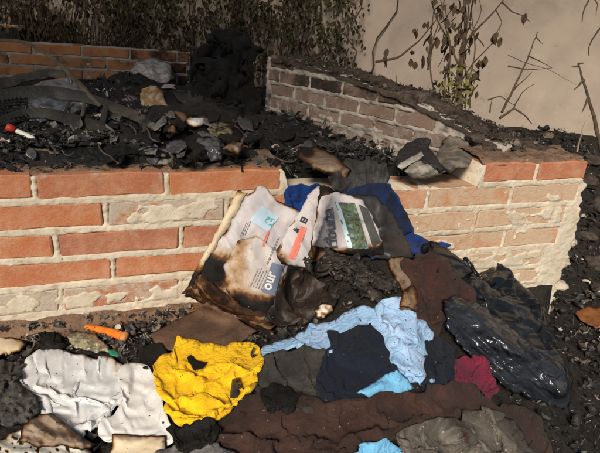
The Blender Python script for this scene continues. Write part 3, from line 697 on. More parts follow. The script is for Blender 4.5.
bx = sheet('checked_box', [(168, 118), (176, 108), (188, 117), (184, 130), (172, 128)], M_tan, 'burnt carton scrap printed with a cream checked grid', 'carton', burn=lambda x, y, d: .3+.3*np.exp(-d/2), lift=.02, puff=.012, step=1)
g = Geo()
for i in range(3):
    for j in range(3):
        cx, cy = 172+i*3.6+j*1.0, 114.5+i*2.6+j*3.0+0; q = [(cx, cy), (cx+2.2, cy+1.6), (cx+1.5, cy+3.2), (cx-.7, cy+1.6)]
        qx, qy = np.array(q).T; g.add(at_t(qx, qy, samp(DB, qx, qy)-.002), [(0, 1, 2, 3)])
pr = g.build('printed_grid', simple('cream_print', (.55, .48, .38), bst=0)); keep_xform(pr, bx)
scr = [('paper_scrap', [(186, 118), (196, 114), (207, 115), (206, 124), (196, 127), (188, 124)], M_white, 'small white crumpled paper scrap lying in the black ash', 'paper', .015),
       ('film_scrap', [(207, 128), (214, 121), (228, 124), (233, 133), (224, 139), (212, 136)], simple('olive_film', (.24, .21, .10), (.08, .07, .04), .4, 60, .4, .6, 100, .5, .003, .5), 'olive yellow plastic film scrap in the black ash', 'plastic scrap', .012),
       ('film_scrap', [(186, 148), (198, 138), (216, 136), (228, 148), (222, 160), (196, 161)], simple('bluegrey_film', (.07, .085, .105), (.03, .035, .042), .3, 50, .4, .6, 90, .5, .003, .6), 'blue grey plastic film scrap just behind the wall top', 'plastic scrap', .015),
       ('paper_scrap', [(146, 157), (156, 148), (172, 150), (178, 160), (166, 166), (150, 165)], M_greypaper, 'grey charred paper lump sitting on the wall behind its top course', 'paper', .012),
       ('film_scrap', [(172, 66), (188, 88), (204, 96), (198, 108), (178, 100), (168, 84)], simple('grey_film2', (.05, .05, .05), (.02, .02, .02), .35, 50, .4, .6, 90, .5, .003, .6), 'dark grey film scrap below the clear plastic bag', 'plastic scrap', .02),
       ('paper_scrap', [(20, 152), (36, 147), (60, 150), (66, 160), (44, 164), (24, 161)], M_greypaper, 'flat grey scorched paper under the bumper lip', 'paper', .008),
       ('rag_scrap', [(66, 148), (84, 143), (108, 149), (118, 160), (92, 165), (72, 160)], M_char, 'black shrivelled rag under the bumper lip', 'rag', .015),
       ('wire_bundle', [(104, 150), (124, 144), (146, 150), (140, 162), (118, 165)], M_char, 'shrivelled black plastic lump beside the grey paper lump', 'plastic scrap', .014)]
for nm, poly, mt, lb, ct, pf in scr:
    sheet(nm, poly, mt, lb, ct, burn=lambda x, y, d: .12+.6*np.exp(-d/2.2), crumple=((7, .006),), folds=((40, 20, 6, .006, 1),), puff=pf*1.4, lift=.014, step=1.3, thick=.002)
looks = [('crinkled_scrap', M_char, 'black crinkled burnt scrap heaped on the ash inside the planter'), ('grey_scrap', simple('grey_scrap', (.15, .14, .13), (.05, .047, .045), .8, 60, .4, .65, 120, .5, .003, .2), 'ash grey curled paper scrap heaped on the ash inside the planter'), ('tan_scrap', M_tan, 'scorched tan card scrap heaped on the ash inside the planter'), ('smoky_scrap', simple('smoky_scrap', (.075, .075, .08), (.03, .03, .033), .4, 40, .4, .65, 90, .5, .004, .4), 'smoky grey plastic scrap heaped on the ash inside the planter'), ('cream_scrap', M_cream, 'cream burnt paper scrap heaped on the ash inside the planter')]
for i in range(58):
    cx = random.choice((random.uniform(100, 300), random.uniform(0, 330), random.uniform(150, 260))); cy = random.uniform(112, 160)+.04*(cx-150)*(cx > 250)
    if cx < 110 and cy < 140: continue
    n = random.randrange(5, 8); a0 = random.uniform(0, 6.28); r = random.uniform(5, 13); el = random.uniform(.35, .8); th = random.uniform(-.5, .9)
    poly = []
    for k in range(n):
        a = a0+6.283*k/n+random.uniform(-.25, .25); u, v = r*random.uniform(.6, 1.2)*math.cos(a), r*el*random.uniform(.6, 1.2)*math.sin(a)
        poly.append((cx+u*math.cos(th)-v*math.sin(th), cy+u*math.sin(th)+v*math.cos(th)))
    nm, mt, lb = random.choice(looks[:1]*7+looks[1:2]*4+looks[2:3]+looks[3:4]*3) 
    sheet(nm, poly, mt, lb, 'burnt scrap', group='burnt scraps on the ash', burn=lambda x, y, d: .35+.35*perlin(x/5, y/5, i*1.)+.25*np.exp(-d/1.2), folds=((random.uniform(0, 180), 30, 6, .005, 1),), crumple=((8, .003),), puff=.001, pw=2, lift=random.uniform(.015, .05), step=1.3, jit=1.2, seed=i*1.9, curl=.016)
for i in range(14):
    x0 = random.uniform(-20, 290); y0 = random.uniform(118, 160); pts = [(x0, y0)]; a = random.uniform(-.6, .6)
    for k in range(6): a += random.gauss(0, .45); pts.append((pts[-1][0]+7*math.cos(a), pts[-1][1]+5*math.sin(a)))
    q = smooth_path(pts, 22); P = at_t(q[:, 0], q[:, 1], samp(blur(DB[60:260, 0:460], 2), q[:, 0]*0+np.clip(q[:, 0], -75, 370), np.clip(q[:, 1]-60, -25, 165))-.008-.012*np.abs(np.sin(np.arange(22)*.3+i)))
    V, Fc = tube_geo(P, .0022, 6); g = Geo(); g.add(V, Fc); o = g.build('burnt_wire', M_wire if i % 3 else M_char); tag(o, 'thin bent burnt wire lying in the ash inside the planter', 'wire', 'burnt wires in the ash')
# tube with a red cap
tb = empty('capped_tube', tuple(on_y(15., 131., .33))); tag(tb, 'small white tube with a red cap beside the burnt bumper', 'tube')
p0, p1, p2, p3 = pxY([(6, 126.5, .22), (15, 130, .22), (16, 130.5, .22), (35, 139, .20)])
g = Geo(); V, Fc = tube_geo([p0, p0+(p1-p0)*.1, p1], [.006, .009, .0095], 14); g.add(V, Fc); g.build('cap', simple('red_plastic', (.45, .035, .02), (.3, .02, .015), .45), tb)
g = Geo(); V, Fc = tube_geo([p2, p2+(p3-p2)*.1, p2+(p3-p2)*.9, p3], [.0065, .0075, .0065, .004], 14, .8); g.add(V, Fc); g.build('tube_body', simple('white_plastic', (.7, .69, .65), (.55, .53, .48), .5), tb)
# along the oblique wall
fl = sheet('cardboard_flap', [(296, 156), (303, 147), (320, 146), (338, 158), (352, 170), (346, 180), (328, 176), (312, 168)], M_tan, 'brown scorched cardboard flap with a dark opening near the blue cloth', 'cardboard', burn=lambda x, y, d: .25+.5*np.exp(-d/2.5)+.8*np.exp(-((x-308)/6)**2-((y-153)/4)**2), folds=((35, 60, 9, .008, 1),), puff=.008, thick=.003)
sheet('dark_rag', [(330, 168), (346, 158), (366, 160), (388, 163), (390, 174), (366, 181), (342, 180)], simple('sooty_rag', (.045, .042, .04), (.02, .019, .018), .6, 40, .4, .65, 120, .7, .004, .4), 'dark grey sooty rag tucked along the foot of the slanting wall', 'rag', folds=((10, 40, 7, .010, 1),), crumple=((9, .006),), puff=.025, sim=dict(ang=10, grow=0.3))
rk = [(436, 152), (442, 140), (456, 135), (468, 142), (474, 156), (466, 168), (450, 173), (440, 166)]
sheet('mortar_lump', rk, simple('lump', (.22, .18, .145), (.10, .085, .07), .95, 30, .35, .65, 120, .8, .006, .1), 'rounded grey brown lump of rubble on top of the brick wall corner', 'rubble', puff=.045, pw=7, crumple=((9, .006), (4, .003)), thick=.01, jit=2, step=1.3)
sheet('ash_lump', [(404, 170), (418, 158), (436, 162), (446, 172), (430, 179), (410, 178)], simple('pale_ash', (.36, .32, .26), (.20, .18, .15), .95, 40, .35, .65, 160, .8, .005, .1), 'pale ashy mound under the black arched cap on the wall', 'rubble', puff=.03, pw=6, crumple=((7, .004),), thick=.01)
cap = empty('arched_cap', tuple(at_t(np.array([415.]), np.array([165.]), samp(DB, np.array([415.]), np.array([165.])))[0]))
tag(cap, 'black arched fabric cap with a pale rim lying on the wall corner', 'cap')
sheet('shell', [(397, 166), (398, 153), (406, 144), (420, 138), (432, 139), (428, 147), (438, 158), (445, 170), (440, 173), (430, 164), (416, 160), (404, 167)], simple('dark_felt', (.022, .02, .02), (.045, .042, .04), .85, 50, .4, .65, 200, .6, .003, .2), parent=cap, folds=((75, 14, 4.5, .006, 1),), puff=.03, pw=4, step=1.3)
sheet('rim', [(397, 167), (408, 158), (422, 152), (424, 156), (412, 162), (401, 170)], simple('pale_rim', (.42, .38, .33), (.3, .26, .22), .8), parent=cap, puff=.006, pw=2, step=1.2, lift=.006)
# ================================================================== HEAP IN FRONT OF THE WALL (back to front)
M_royal = cloth('royal_blue', (.009, .042, .21), (.007, .026, .12), th=.70); M_navy = cloth('navy_denim', (.010, .020, .060), (.008, .012, .035), th=.68)
M_navyd = cloth('navy_jersey', (.0095, .0125, .024), (.007, .009, .017), th=.70); M_brown = cloth('brown_knit', (.050, .026, .020), (.028, .016, .013), th=.69, speck=(.20, .16, .12))
M_brown2 = cloth('brown_fleece', (.050, .022, .017), (.028, .014, .012), th=.70, speck=(.16, .12, .09)); M_sky = cloth('light_blue_cotton', (.25, .43, .66), (.36, .48, .68), th=.665)
M_sky2 = cloth('cyan_cotton', (.17, .43, .66), (.12, .34, .56), th=.72); M_yel = cloth('yellow_knit', (.82, .50, .010), (.76, .42, .010), th=.80); M_grey = cloth('grey_sooty', (.050, .046, .040), (.026, .024, .022), th=.66)
M_sheet = simple('grey_brown_film', (.115, .098, .080), (.055, .046, .038), .55, 16, .35, .68, 90, .6, .005, .35, layers=(((.20, .185, .165), 26, .58, .75), ((.03, .026, .022), 40, .6, .72)), speck=((.45, .40, .33), 160, .70))
M_mag = cloth('magenta_wool', (.17, .016, .040), (.085, .010, .024), th=.72, weave=500); M_white_c = burnt_paper('white_cotton', (.62, .63, .64), (.52, .52, .52), .9)
noflk = dict(flakes=False)
sheet('royal_blue_cloth', [(284, 182), (300, 177), (318, 178), (340, 190), (352, 180), (392, 178), (402, 200), (412, 222), (432, 238), (450, 244), (424, 252), (396, 250), (350, 244), (310, 214), (290, 206)], M_royal, 'royal blue cloth draped over the gap in the wall top', 'cloth', folds=((60, 60, 11, .010, 1),), puff=.018, sim=dict(ang=60, grow=0.2))
sheet('navy_jeans', [(346, 184), (366, 178), (386, 178), (396, 190), (404, 204), (413, 216), (408, 229), (394, 228), (380, 214), (362, 206), (348, 198)], M_navy, 'dark navy denim garment folded over the wall edge', 'jeans', folds=((50, 50, 10, .008, 1),), puff=.022, sim=dict(ang=50, grow=0.18))
sheet('dark_folder', [(352, 194), (376, 196), (392, 214), (406, 238), (414, 258), (388, 260), (366, 256)], simple('scorched_folder', (.035, .033, .032), (.02, .018, .017), .5, 30, .4, .65, 120, .4, .003, .4), 'charcoal scorched folder behind the picture page', 'folder', folds=((62, 120, 12, .004, 1),), puff=.012)
for a, b in (((378, 222), (392, 252)), ((384, 216), (400, 248))):
    pass
lean = lambda off=0.: (lambda x, y: (-.012-off-.105*np.clip((y-188)/140., -.2, 1.2)-CAM[1])/ray(x, y)[..., 1])
# newspapers
def printing(parent, mat, name, quads=(), off=.0016, n=6):
    g = Geo()
    for q in quads:
        q = np.asarray(q, float); u = np.linspace(0, 1, n); uu, vv = np.meshgrid(u, u, indexing='ij'); uu = uu.ravel()[:, None]; vv = vv.ravel()[:, None]
        p = q[0]*(1-uu)*(1-vv)+q[1]*uu*(1-vv)+q[2]*uu*vv+q[3]*(1-uu)*vv
        g.add(at_t(p[:, 0], p[:, 1], samp(DB, p[:, 0], p[:, 1])-off), grid_faces(n, n))
    return g.build(name, mat, parent)
def lettering(parent, mat, text, o, ang, size, squash=1.0, off=.0022, shear=0., bold=.0, name='lettering'):
    cu = bpy.data.curves.new('txt', 'FONT'); cu.body = text; cu.size = 1; cu.resolution_u = 3; cu.offset = bold; cu.shear = shear
    ob = bpy.data.objects.new('txt', cu); COL.objects.link(ob); bpy.context.view_layer.update()
    me = bpy.data.meshes.new_from_object(ob.evaluated_get(bpy.context.evaluated_depsgraph_get()))
    bpy.data.objects.remove(ob); bm = bmesh.new(); bm.from_mesh(me); bmesh.ops.triangulate(bm, faces=bm.faces[:])
    bmesh.ops.subdivide_edges(bm, edges=bm.edges[:], cuts=1)
    ca, sa = math.cos(R(ang)), math.sin(R(ang)); q = np.array([v.co[:2] for v in bm.verts])*size; q[:, 0] *= squash
    px = o[0]+q[:, 0]*ca-q[:, 1]*sa; py = o[1]-(q[:, 0]*sa+q[:, 1]*ca)
    P = at_t(px, py, samp(DBs, px, py)-off)
    for v, p in zip(bm.verts, P): v.co = p
    bm.to_mesh(me); bm.free(); o_ = link(name, me, mat); keep_xform(o_, parent); return o_
M_ink = simple('black_ink', (.03, .028, .03), bst=0, rough=.8); M_inkgrey = simple('grey_ink', (.22, .20, .20), bst=0); M_inkblue = simple('grey_blue_ink', (.16, .19, .27), bst=0)
M_inkteal = simple('teal_ink', (.10, .38, .36), bst=0); M_inkpale = simple('pale_blue_ink', (.50, .60, .70), (.40, .52, .62), bst=0); M_inkred = simple('red_ink', (.62, .16, .11), (.66, .24, .17), bst=0); M_inkwhite = simple('paper_white', (.72, .68, .64), bst=0)
M_photo = simple('printed_photo', (.12, .17, .09), (.05, .07, .06), .7, 90, .42, .6, 0, 0, 0, .3, layers=(((.20, .28, .36), 60, .55, .62), ((.22, .17, .11), 110, .58, .64)))
npA = empty('newspaper', tuple(on_y(230., 325., -.1))); tag(npA, 'charred folded newspaper propped against the brick wall, its edges burnt brown', 'newspaper')
# page block seen at the lower edge, then the open pages
burnA = lambda x, y, d: np.clip(.85*np.exp(-d/2.5)*sstep(-.25, .35, perlin(x/15, y/15, 4.)) + 1.1*np.exp(-((x-212)/18)**2-((y-272)/22)**2) + .95*sstep(285, 322, y+.05*(x-230)) + .62*np.exp(-((x-243)/15)**2-((y-272)/26)**2) + .9*sstep(262, 285, x)*sstep(262, 290, y), 0, 1)
sheet('page_block', [(183, 292), (196, 276), (222, 298), (262, 322), (278, 322), (272, 332), (256, 328), (226, 314), (198, 302)], M_tan, parent=npA, base=lean(.0), burn=lambda x, y, d: .35+.35*perlin(x/30, y/3, 1.)+.2, folds=((28, 200, 3.2, .006, 1),), puff=.025, pw=3, thick=.01, jit=.6, step=1.3)
sheet('page', [(237, 190), (248, 193), (236, 216), (216, 248), (199, 280), (196, 298), (184, 296), (194, 272), (214, 236), (228, 208)], M_cream, parent=npA, base=lean(.012), burn=lambda x, y, d: .1+.9*sstep(250, 285, y)+.55*np.exp(-((y-190)/5)**2), puff=.010, pw=3, thick=.003, step=1.4)
pA = sheet('page', [(246, 196), (258, 187), (266, 187), (276, 200), (290, 206), (303, 212), (300, 226), (292, 240), (290, 262), (284, 290), (280, 320), (268, 330), (240, 314), (214, 300), (196, 290), (204, 266), (220, 240), (236, 214)], M_news, parent=npA, base=lean(.030), burn=burnA, folds=((62, 160, 26, .010, 1.2),), crumple=((28, .003),), puff=.012, pw=4, thick=.0012, curl=.012, step=1.5)
sheet('page', [(224, 266), (238, 240), (256, 236), (286, 256), (282, 292), (281, 318), (264, 318), (242, 308), (226, 292)], burnt_paper('brown_page', (.50, .45, .43), (.46, .39, .34)), parent=npA, lift=.005, burn=lambda x, y, d: .12+.30*np.exp(-((x-238)/12)**2)+.35*np.exp(-d/3)*(x < 262)*sstep(-.3, .3, perlin(x/10, y/10, 2.))+.75*sstep(285, 308, y)+.6*sstep(268, 284, x)*sstep(270, 290, y), folds=((60, 120, 20, .005, 1),), puff=.012, thick=.001, curl=.008)
for i in range(5):
    o_ = 3.2*i
    sheet('page', [(186+o_*.8, 293-o_*1.3), (191+o_*.8, 291-o_*1.3), (214+o_*.6, 304-o_), (244+o_*.3, 320-o_*.8), (276, 330-o_*1.5), (270, 333-o_*1.2), (240, 321-o_*.5), (210, 308-o_*.7)], M_tan, parent=npA, lift=.005, burn=lambda x, y, d: .66+.2*perlin(x/12, y/12, i*2.)-.16*(i % 2), puff=.001, pw=2, folds=((28, 220, 4, .0015, 1),), thick=.0008, step=1.3, jit=1.0, curl=.003, seed=i*2.7)
DBs = DB.copy()
pz = [[(253, 214), (262, 205), (272, 211), (264, 222)], [(243, 222), (251, 214), (262, 224), (254, 233)]]
printing(pA, M_inkpale, 'picture_panel', [[(249, 220), (262, 206), (279, 217), (268, 232)]])
printing(pA, M_inkteal, 'logo_block', [[(264, 222), (268, 216), (276, 220), (272, 227)]], .0022)
def text_lines(parent, rows):          # columns of print too small to read in the photograph
    q = []; ca, sa = math.cos(R(66)), math.sin(R(66))
    for (x, y, L, w) in rows:
        u = 0
        while u < L:
            k = min(random.uniform(1.6, 4.6), L-u); a = (x+u*ca, y-u*sa); b = (x+(u+k)*ca, y-(u+k)*sa); q.append([a, b, (b[0]+w*sa, b[1]+w*ca), (a[0]+w*sa, a[1]+w*ca)]); u += k+.9
    o_ = printing(parent, M_inkgrey, 'text_columns', q, .0022, 2); o_['kind'] = 'stuff'
text_lines(pA, [(250+i*2.6, 286+i*1.0, 19+2*(i % 2), .9) for i in range(5)]+[(266, 264, 30, 1.8)]+[(281+i*2.3, 248-i*.4, 20, .8) for i in range(4)]+[(240+i*2.2, 236-i*.6, 15, .7) for i in range(3)])
printing(pA, M_inkblue, 'heading_panel', [[(262, 292), (272, 262), (283, 266), (275, 296)]], .0042)
lettering(pA, M_inkwhite, 'our', (270.5, 291), 72, 15, .85, .0062, bold=.03)
printing(pA, M_inkred, 'red_rule', [[(262, 246), (268, 230), (270, 231), (264, 247)]])
npB = empty('folded_page', tuple(on_y(300., 262., -.12))); tag(npB, 'folded newspaper strip with a red band standing between the two papers', 'newspaper')
leanB = lambda x, y: (-.075-.06*np.clip((y-190)/80., -.2, 1.2)-CAM[1])/ray(x, y)[..., 1]
sB = sheet('page', [(318, 185), (330, 187), (327, 204), (320, 224), (313, 246), (310, 270), (294, 266), (270, 262), (282, 240), (298, 214), (308, 196)], M_news, parent=npB, base=leanB, burn=lambda x, y, d: .7*np.exp(-d/2.)*sstep(-.2, .4, perlin(x/12, y/12, 5.))+.85*sstep(300, 272, x)*sstep(238, 262, y), folds=((64, 120, 18, .006, 1),), puff=.01, thick=.0012, curl=.006, step=1.4)
sheet('page', [(320, 184), (332, 188), (336, 196), (332, 212), (322, 234), (316, 256), (312, 268), (309, 254), (313, 232), (318, 206)], M_cream, parent=npB, lift=.006, burn=lambda x, y, d: .3+.5*np.exp(-d/3)+.4*sstep(206, 188, y), puff=.012, pw=4, thick=.0012, curl=.008, step=1.3)
DBs = DB.copy()
printing(sB, M_inkred, 'red_band', [[(288, 258), (301, 226), (307, 228), (295, 260)]])
lettering(sB, M_ink, 'El', (305.5, 224), 66, 9, .9, bold=.04); lettering(sB, M_ink, '&', (297.5, 233), 66, 8, .9, bold=.03); lettering(sB, M_ink, 'o', (281, 249), 66, 7, .9)
npC = empty('picture_page', tuple(on_y(350., 250., -.08))); tag(npC, 'newspaper front page with large title and a colour picture, bottom burnt away', 'newspaper')
sC = sheet('page', [(322, 196), (338, 192), (362, 199), (372, 216), (382, 240), (384, 254), (356, 256), (330, 250), (312, 246), (314, 226)], M_news, parent=npC, lift=.004, smooth_r=9, burn=lambda x, y, d: .6*np.exp(-d/2)*sstep(-.2, .4, perlin(x/12, y/12, 6.))+.9*sstep(240, 256, y+.12*(x-350)), folds=((64, 160, 30, .005, 1),), puff=.01, thick=.0012, step=1.5)
DBs = DB.copy()
printing(sC, M_photo, 'picture', [[(335, 202), (355, 203), (369, 249), (349, 249)]], .0018, 10)
printing(sC, simple('dark_print', (.05, .05, .05), (.08, .08, .08), bst=0), 'side_picture', [[(358.5, 204), (368, 209), (381, 242), (373, 247)]], .0018, 8)
printing(sC, M_inkpale, 'sky_strip', [[(334.5, 202.5), (339, 202), (353, 248), (348, 248)]], .0026, 8)
def serif_word(parent, mat, o, ang, size):
    # 'Tribuna' in a slab serif: the built-in sans strokes plus foot and head serifs
    o_ = lettering(parent, mat, 'Tribuna', o, ang, size, .95, .0042, bold=.02, name='title')
    ca, sa = math.cos(R(ang)), math.sin(R(ang)); bm = bmesh.new(); bm.from_mesh(o_.data)
    for u, v, w in ((.29, 0, .3), (.72, 0, .24), (1.02, 0, .22), (2.16, 0, .22), (2.55, 0, .2), (2.9, 0, .2), (.68, .5, .12), (1.0, .5, .14), (1.24, .7, .12), (1.76, .5, .12), (2.45, .5, .12)):
        c = [((u-w/2)*.95*size, v*size), ((u+w/2)*.95*size, v*size), ((u+w/2)*.95*size, (v+.06)*size), ((u-w/2)*.95*size, (v+.06)*size)]
        q = np.array([(o[0]+a*ca-b*sa, o[1]-(a*sa+b*ca)) for a, b in c])
        P = at_t(q[:, 0], q[:, 1], samp(DBs, q[:, 0], q[:, 1])-.0042); bm.faces.new([bm.verts.new(p) for p in P])
    bm.to_mesh(o_.data); bm.free()
serif_word(sC, simple('title_ink', (.10, .10, .13), bst=0), (339, 258), 97, 17)
# charred bundle below the picture page
chp = empty('charred_papers', tuple(at_t(350., 290., np.array(float(samp(DB, 350., 290.)))))); tag(chp, 'fluffy charred bundle of paper layers under the picture page', 'burnt paper')
M_leaves = simple('charred_leaf', (.055, .046, .038), (.016, .014, .013), .85, 60, .35, .65, 200, .8, .004, .15, layers=(((.17, .14, .11), 90, .56, .68), ((.008, .008, .008), 25, .52, .66)))
for i in range(16):
    a = R(18+random.uniform(-22, 26)); cx, cy = 322+i*4.4+random.gauss(0, 5), 262+1.6*i+random.gauss(0, 9); L, w = random.uniform(26, 40), random.uniform(9, 16); poly = []
    for (u, v) in ((-1, -.5), (-.5, -1), (.2, -.9), (.9, -1), (1, .1), (.7, .9), (0, 1), (-.8, .8)):
        u *= L/2*random.uniform(.8, 1.15); v *= w/2*random.uniform(.8, 1.2); poly.append((cx+u*math.cos(a)-v*math.sin(a), cy+u*math.sin(a)+v*math.cos(a)))
    sheet('charred_leaf', poly, M_leaves, parent=chp, lift=.004, folds=((18+i*7, 60, 2.6, .0035, 1), (25, 40, 11, .004, 1)), puff=.003, pw=2, jit=3.5, step=1.25, seed=i*3.3, curl=.008)
sheet('burnt_pot', [(278, 288), (292, 270), (310, 266), (326, 280), (336, 292), (330, 310), (306, 320), (286, 314), (270, 318)], simple('burnt_leather', (.035, .022, .017), (.016, .012, .010), .55, 30, .4, .65, 120, .6, .004, .4), 'scorched dark brown leather bag slumped beside the newspaper', 'bag', folds=((120, 40, 14, .014, 1),), crumple=((12, .006),), puff=.035, pw=8, sim=dict(ang=120, grow=0.25))
sheet('brown_card', [(386, 258), (402, 256), (420, 268), (416, 286), (404, 292), (394, 278)], M_tan, 'torn tan card with burnt holes beside the charred bundle', 'card', burn=lambda x, y, d: .2+.5*np.exp(-d/2.5)+.3*perlin(x/6, y/6), puff=.012, crumple=((8, .004),))
def inv_plane(*pts):
    A = np.array([(1, p[0], p[1]) for p in pts], float); k = np.linalg.solve(A, 1/np.array([p[2] for p in pts]))
    return lambda x, y: 1/(k[0]+k[1]*x+k[2]*y)
def t_y(px, py, y): return float((y-CAM[1])/ray(float(px), float(py))[1])
def t_z(px, py, z): return float((z-CAM[2])/ray(float(px), float(py))[2])
bag_base = inv_plane((436, 252, 1.56), (548, 318, 1.66), (530, 395, 1.37))
film_base = inv_plane((450, 300, 1.34), (560, 362, 1.46), (520, 400, 1.27))
# right: bags and brown cloth
sheet('bin_bag', [(424, 246), (440, 250), (452, 262), (474, 272), (502, 270), (522, 284), (538, 298), (550, 316), (556, 340), (562, 372), (560, 400), (530, 380), (480, 340), (440, 300), (424, 270)], M_bag, 'shiny black bin bag bunched against the pale end of the wall', 'bin bag', folds=((38, 90, 15, .016, 1), (70, 60, 9, .007, 1)), crumple=((18, .006),), puff=.05, pw=10, lift=.0, warp=.25, base=bag_base, jit=1.6, sim=dict(grow=.34, ang=45, aniso=.6, step=3.0, bend=.12, pull=.00005, iters=120, sub=1))
sheet('brown_cardigan', [(398, 258), (412, 248), (430, 246), (448, 258), (462, 276), (478, 292), (476, 306), (452, 304), (444, 320), (438, 336), (424, 320), (408, 300), (402, 284), (410, 274)], M_brown2, 'dark brown knitted cardigan spilling down from the wall top', 'cardigan', folds=((55, 70, 14, .012, 1),), crumple=((18, .004),), puff=.022, sim=dict(ang=55, grow=0.25))
sheet('grey_bin_bag', [(444, 301), (456, 296), (476, 302), (500, 318), (526, 338), (548, 352), (566, 366), (572, 390), (568, 412), (552, 404), (524, 396), (500, 384), (478, 362), (458, 344), (446, 326)], M_film, 'slate grey plastic sheet with bright creases below the black bin bag', 'plastic sheet', folds=((40, 260, 17, .015, 1), (47, 200, 9, .006, 1), (31, 150, 12, .006, 1)), crumple=((30, .003),), puff=.018, step=1.4, warp=.12, clear=.004, jit=1.6)
# light blue shirt and dark cloths
sheet('light_blue_shirt', [(263, 345), (284, 336), (302, 328), (312, 318), (334, 316), (352, 304), (372, 302), (388, 292), (404, 294), (414, 308), (428, 322), (440, 340), (442, 356), (434, 374), (418, 376), (398, 366), (380, 358), (340, 352), (306, 346), (290, 344), (268, 356)], M_sky, 'light blue shirt singed with black specks in the middle of the heap', 'shirt', folds=((35, 80, 16, .014, 1), (55, 60, 9, .005, 1)), crumple=((20, .003),), puff=.02, jit=1.8, sim=dict(ang=40, grow=0.25))
sheet('singed_rag', [(314, 310), (322, 302), (332, 303), (334, 312), (324, 318), (316, 318)], M_white, 'small white rag with black holes tucked under the leather bag', 'rag', burn=lambda x, y, d: .25+.7*np.exp(-d/2)+.6*perlin(x/4, y/4), puff=.012, step=1.2)
sheet('grey_cotton_cloth', [(262, 352), (284, 346), (302, 340), (320, 344), (334, 356), (338, 384), (330, 402), (296, 408), (262, 396), (252, 372)], M_grey, 'soot grey cotton cloth between the yellow cloth and the navy one', 'cloth', folds=((60, 50, 12, .010, 1),), crumple=((10, .004),), puff=.016, sim=dict(ang=60, grow=0.25))
sheet('navy_shirt', [(326, 327), (342, 328), (354, 324), (362, 318), (374, 320), (382, 330), (388, 348), (390, 362), (402, 368), (384, 376), (366, 386), (350, 398), (336, 396), (324, 388), (318, 370), (322, 352), (334, 344)], M_navyd, 'near black navy shirt lying on the light blue one', 'shirt', folds=((70, 70, 18, .010, 1), (40, 40, 10, .004, 1)), puff=.02, sim=dict(ang=70, grow=0.22))
sheet('magenta_scarf', [(452, 356), (464, 350), (480, 352), (492, 364), (500, 382), (488, 388), (470, 384), (456, 374)], M_mag, 'crumpled magenta wool scarf beside the grey plastic sheet', 'scarf', crumple=((8, .008),), folds=((30, 20, 7, .006, 1),), puff=.022, sim=dict(ang=30, grow=.55, step=2.2, bend=.15, iters=120))
sheet('dark_cotton_rag', [(426, 356), (442, 348), (456, 356), (458, 378), (440, 388), (424, 380)], M_navyd, 'small near black rag between the light blue shirt and the magenta scarf', 'rag', folds=((60, 40, 9, .006, 1),), puff=.012, sim=dict(ang=60, grow=0.25))
sheet('blue_card', [(356, 392), (376, 380), (398, 369), (404, 374), (414, 388), (402, 396), (376, 400)], M_sky2, 'folded pale blue fabric corner poking out above the brown cloth', 'cloth', folds=((20, 60, 14, .004, 1),), puff=.01)
sheet('brown_blanket', [(196, 432), (214, 414), (240, 396), (262, 390), (296, 398), (326, 398), (352, 396), (384, 388), (414, 384), (450, 378), (472, 382), (486, 392), (516, 400), (542, 414), (552, 432), (560, 470), (560, 510), (500, 510), (470, 440), (440, 420), (420, 412), (396, 430), (366, 434), (350, 447), (338, 470), (330, 512), (180, 512)], M_brown, 'large dark brown knitted blanket spread across the front of the heap', 'blanket', folds=((12, 130, 22, .020, 1), (-30, 60, 12, .005, 1)), crumple=((26, .005),), puff=.02, jit=2, step=2, sim=dict(ang=10, grow=.30, step=4.6))
sheet('blue_towel', [(338, 462), (342, 446), (352, 448), (366, 434), (384, 432), (398, 444), (420, 452), (440, 470), (430, 500), (350, 500)], M_sky2, 'bright blue towel emerging under the brown cloth', 'towel', folds=((45, 60, 13, .008, 1),), puff=.018, sim=dict(ang=45, grow=0.2))
sheet('dusty_sheet', [(392, 434), (404, 422), (430, 414), (452, 408), (484, 402), (516, 412), (530, 432), (540, 470), (536, 510), (440, 512), (420, 456)], M_sheet, 'dusty grey brown plastic sheet lying on the brown blanket', 'plastic sheet', folds=((10, 70, 18, .010, 1),), crumple=((12, .005),), puff=.014, sim=dict(ang=10, grow=0.2))
# left: board, yellow cloth, white cloth, papers
sheet('wooden_board', [(150, 334), (184, 316), (206, 304), (234, 318), (256, 330), (238, 344), (190, 352), (160, 350)], simple('old_board', (.13, .075, .048), (.075, .045, .03), .9, 14, .35, .65, 120, .6, .004, .15), 'dirty brown board lying under the propped newspaper', 'board', folds=((-28, 200, 12, .003, 1),), puff=.012, thick=.01, jit=.6)
sheet('black_plastic_scrap', [(140, 344), (158, 338), (170, 350), (176, 392), (190, 424), (176, 430), (160, 404), (150, 372)], M_char, 'black charred plastic under the edge of the yellow cloth', 'plastic scrap', folds=((60, 40, 9, .006, 1),), puff=.01, sim=dict(ang=60, grow=0.25))
sheet('cream_paper', [(-20, 340), (0, 334), (18, 338), (27, 343), (20, 352), (0, 356), (-20, 356)], M_cream, 'curled cream paper corner near the foot of the wall', 'paper', burn=edge_burn(3), puff=.015, curl=.01)
sheet('white_shirt', [(14, 370), (24, 358), (36, 347), (52, 346), (64, 350), (86, 352), (108, 354), (124, 362), (130, 376), (128, 388), (114, 402), (106, 414), (90, 420), (72, 424), (54, 416), (40, 404), (36, 392), (26, 386), (16, 380)], M_white_c, 'white cotton cloth with scorched edges and soft folds', 'cloth', burn=lambda x, y, d: .30*np.exp(-d/2.5)*sstep(-.1, .4, perlin(x/20, y/20, 3.))+.32*sstep(104, 124, x)+.25*np.exp(-((x-20)/9)**2-((y-378)/9)**2), folds=((35, 90, 20, .014, 1), (58, 70, 12, .006, 1.3)), crumple=((26, .003),), puff=.022, pw=7, sim=dict(ang=40, grow=0.22))
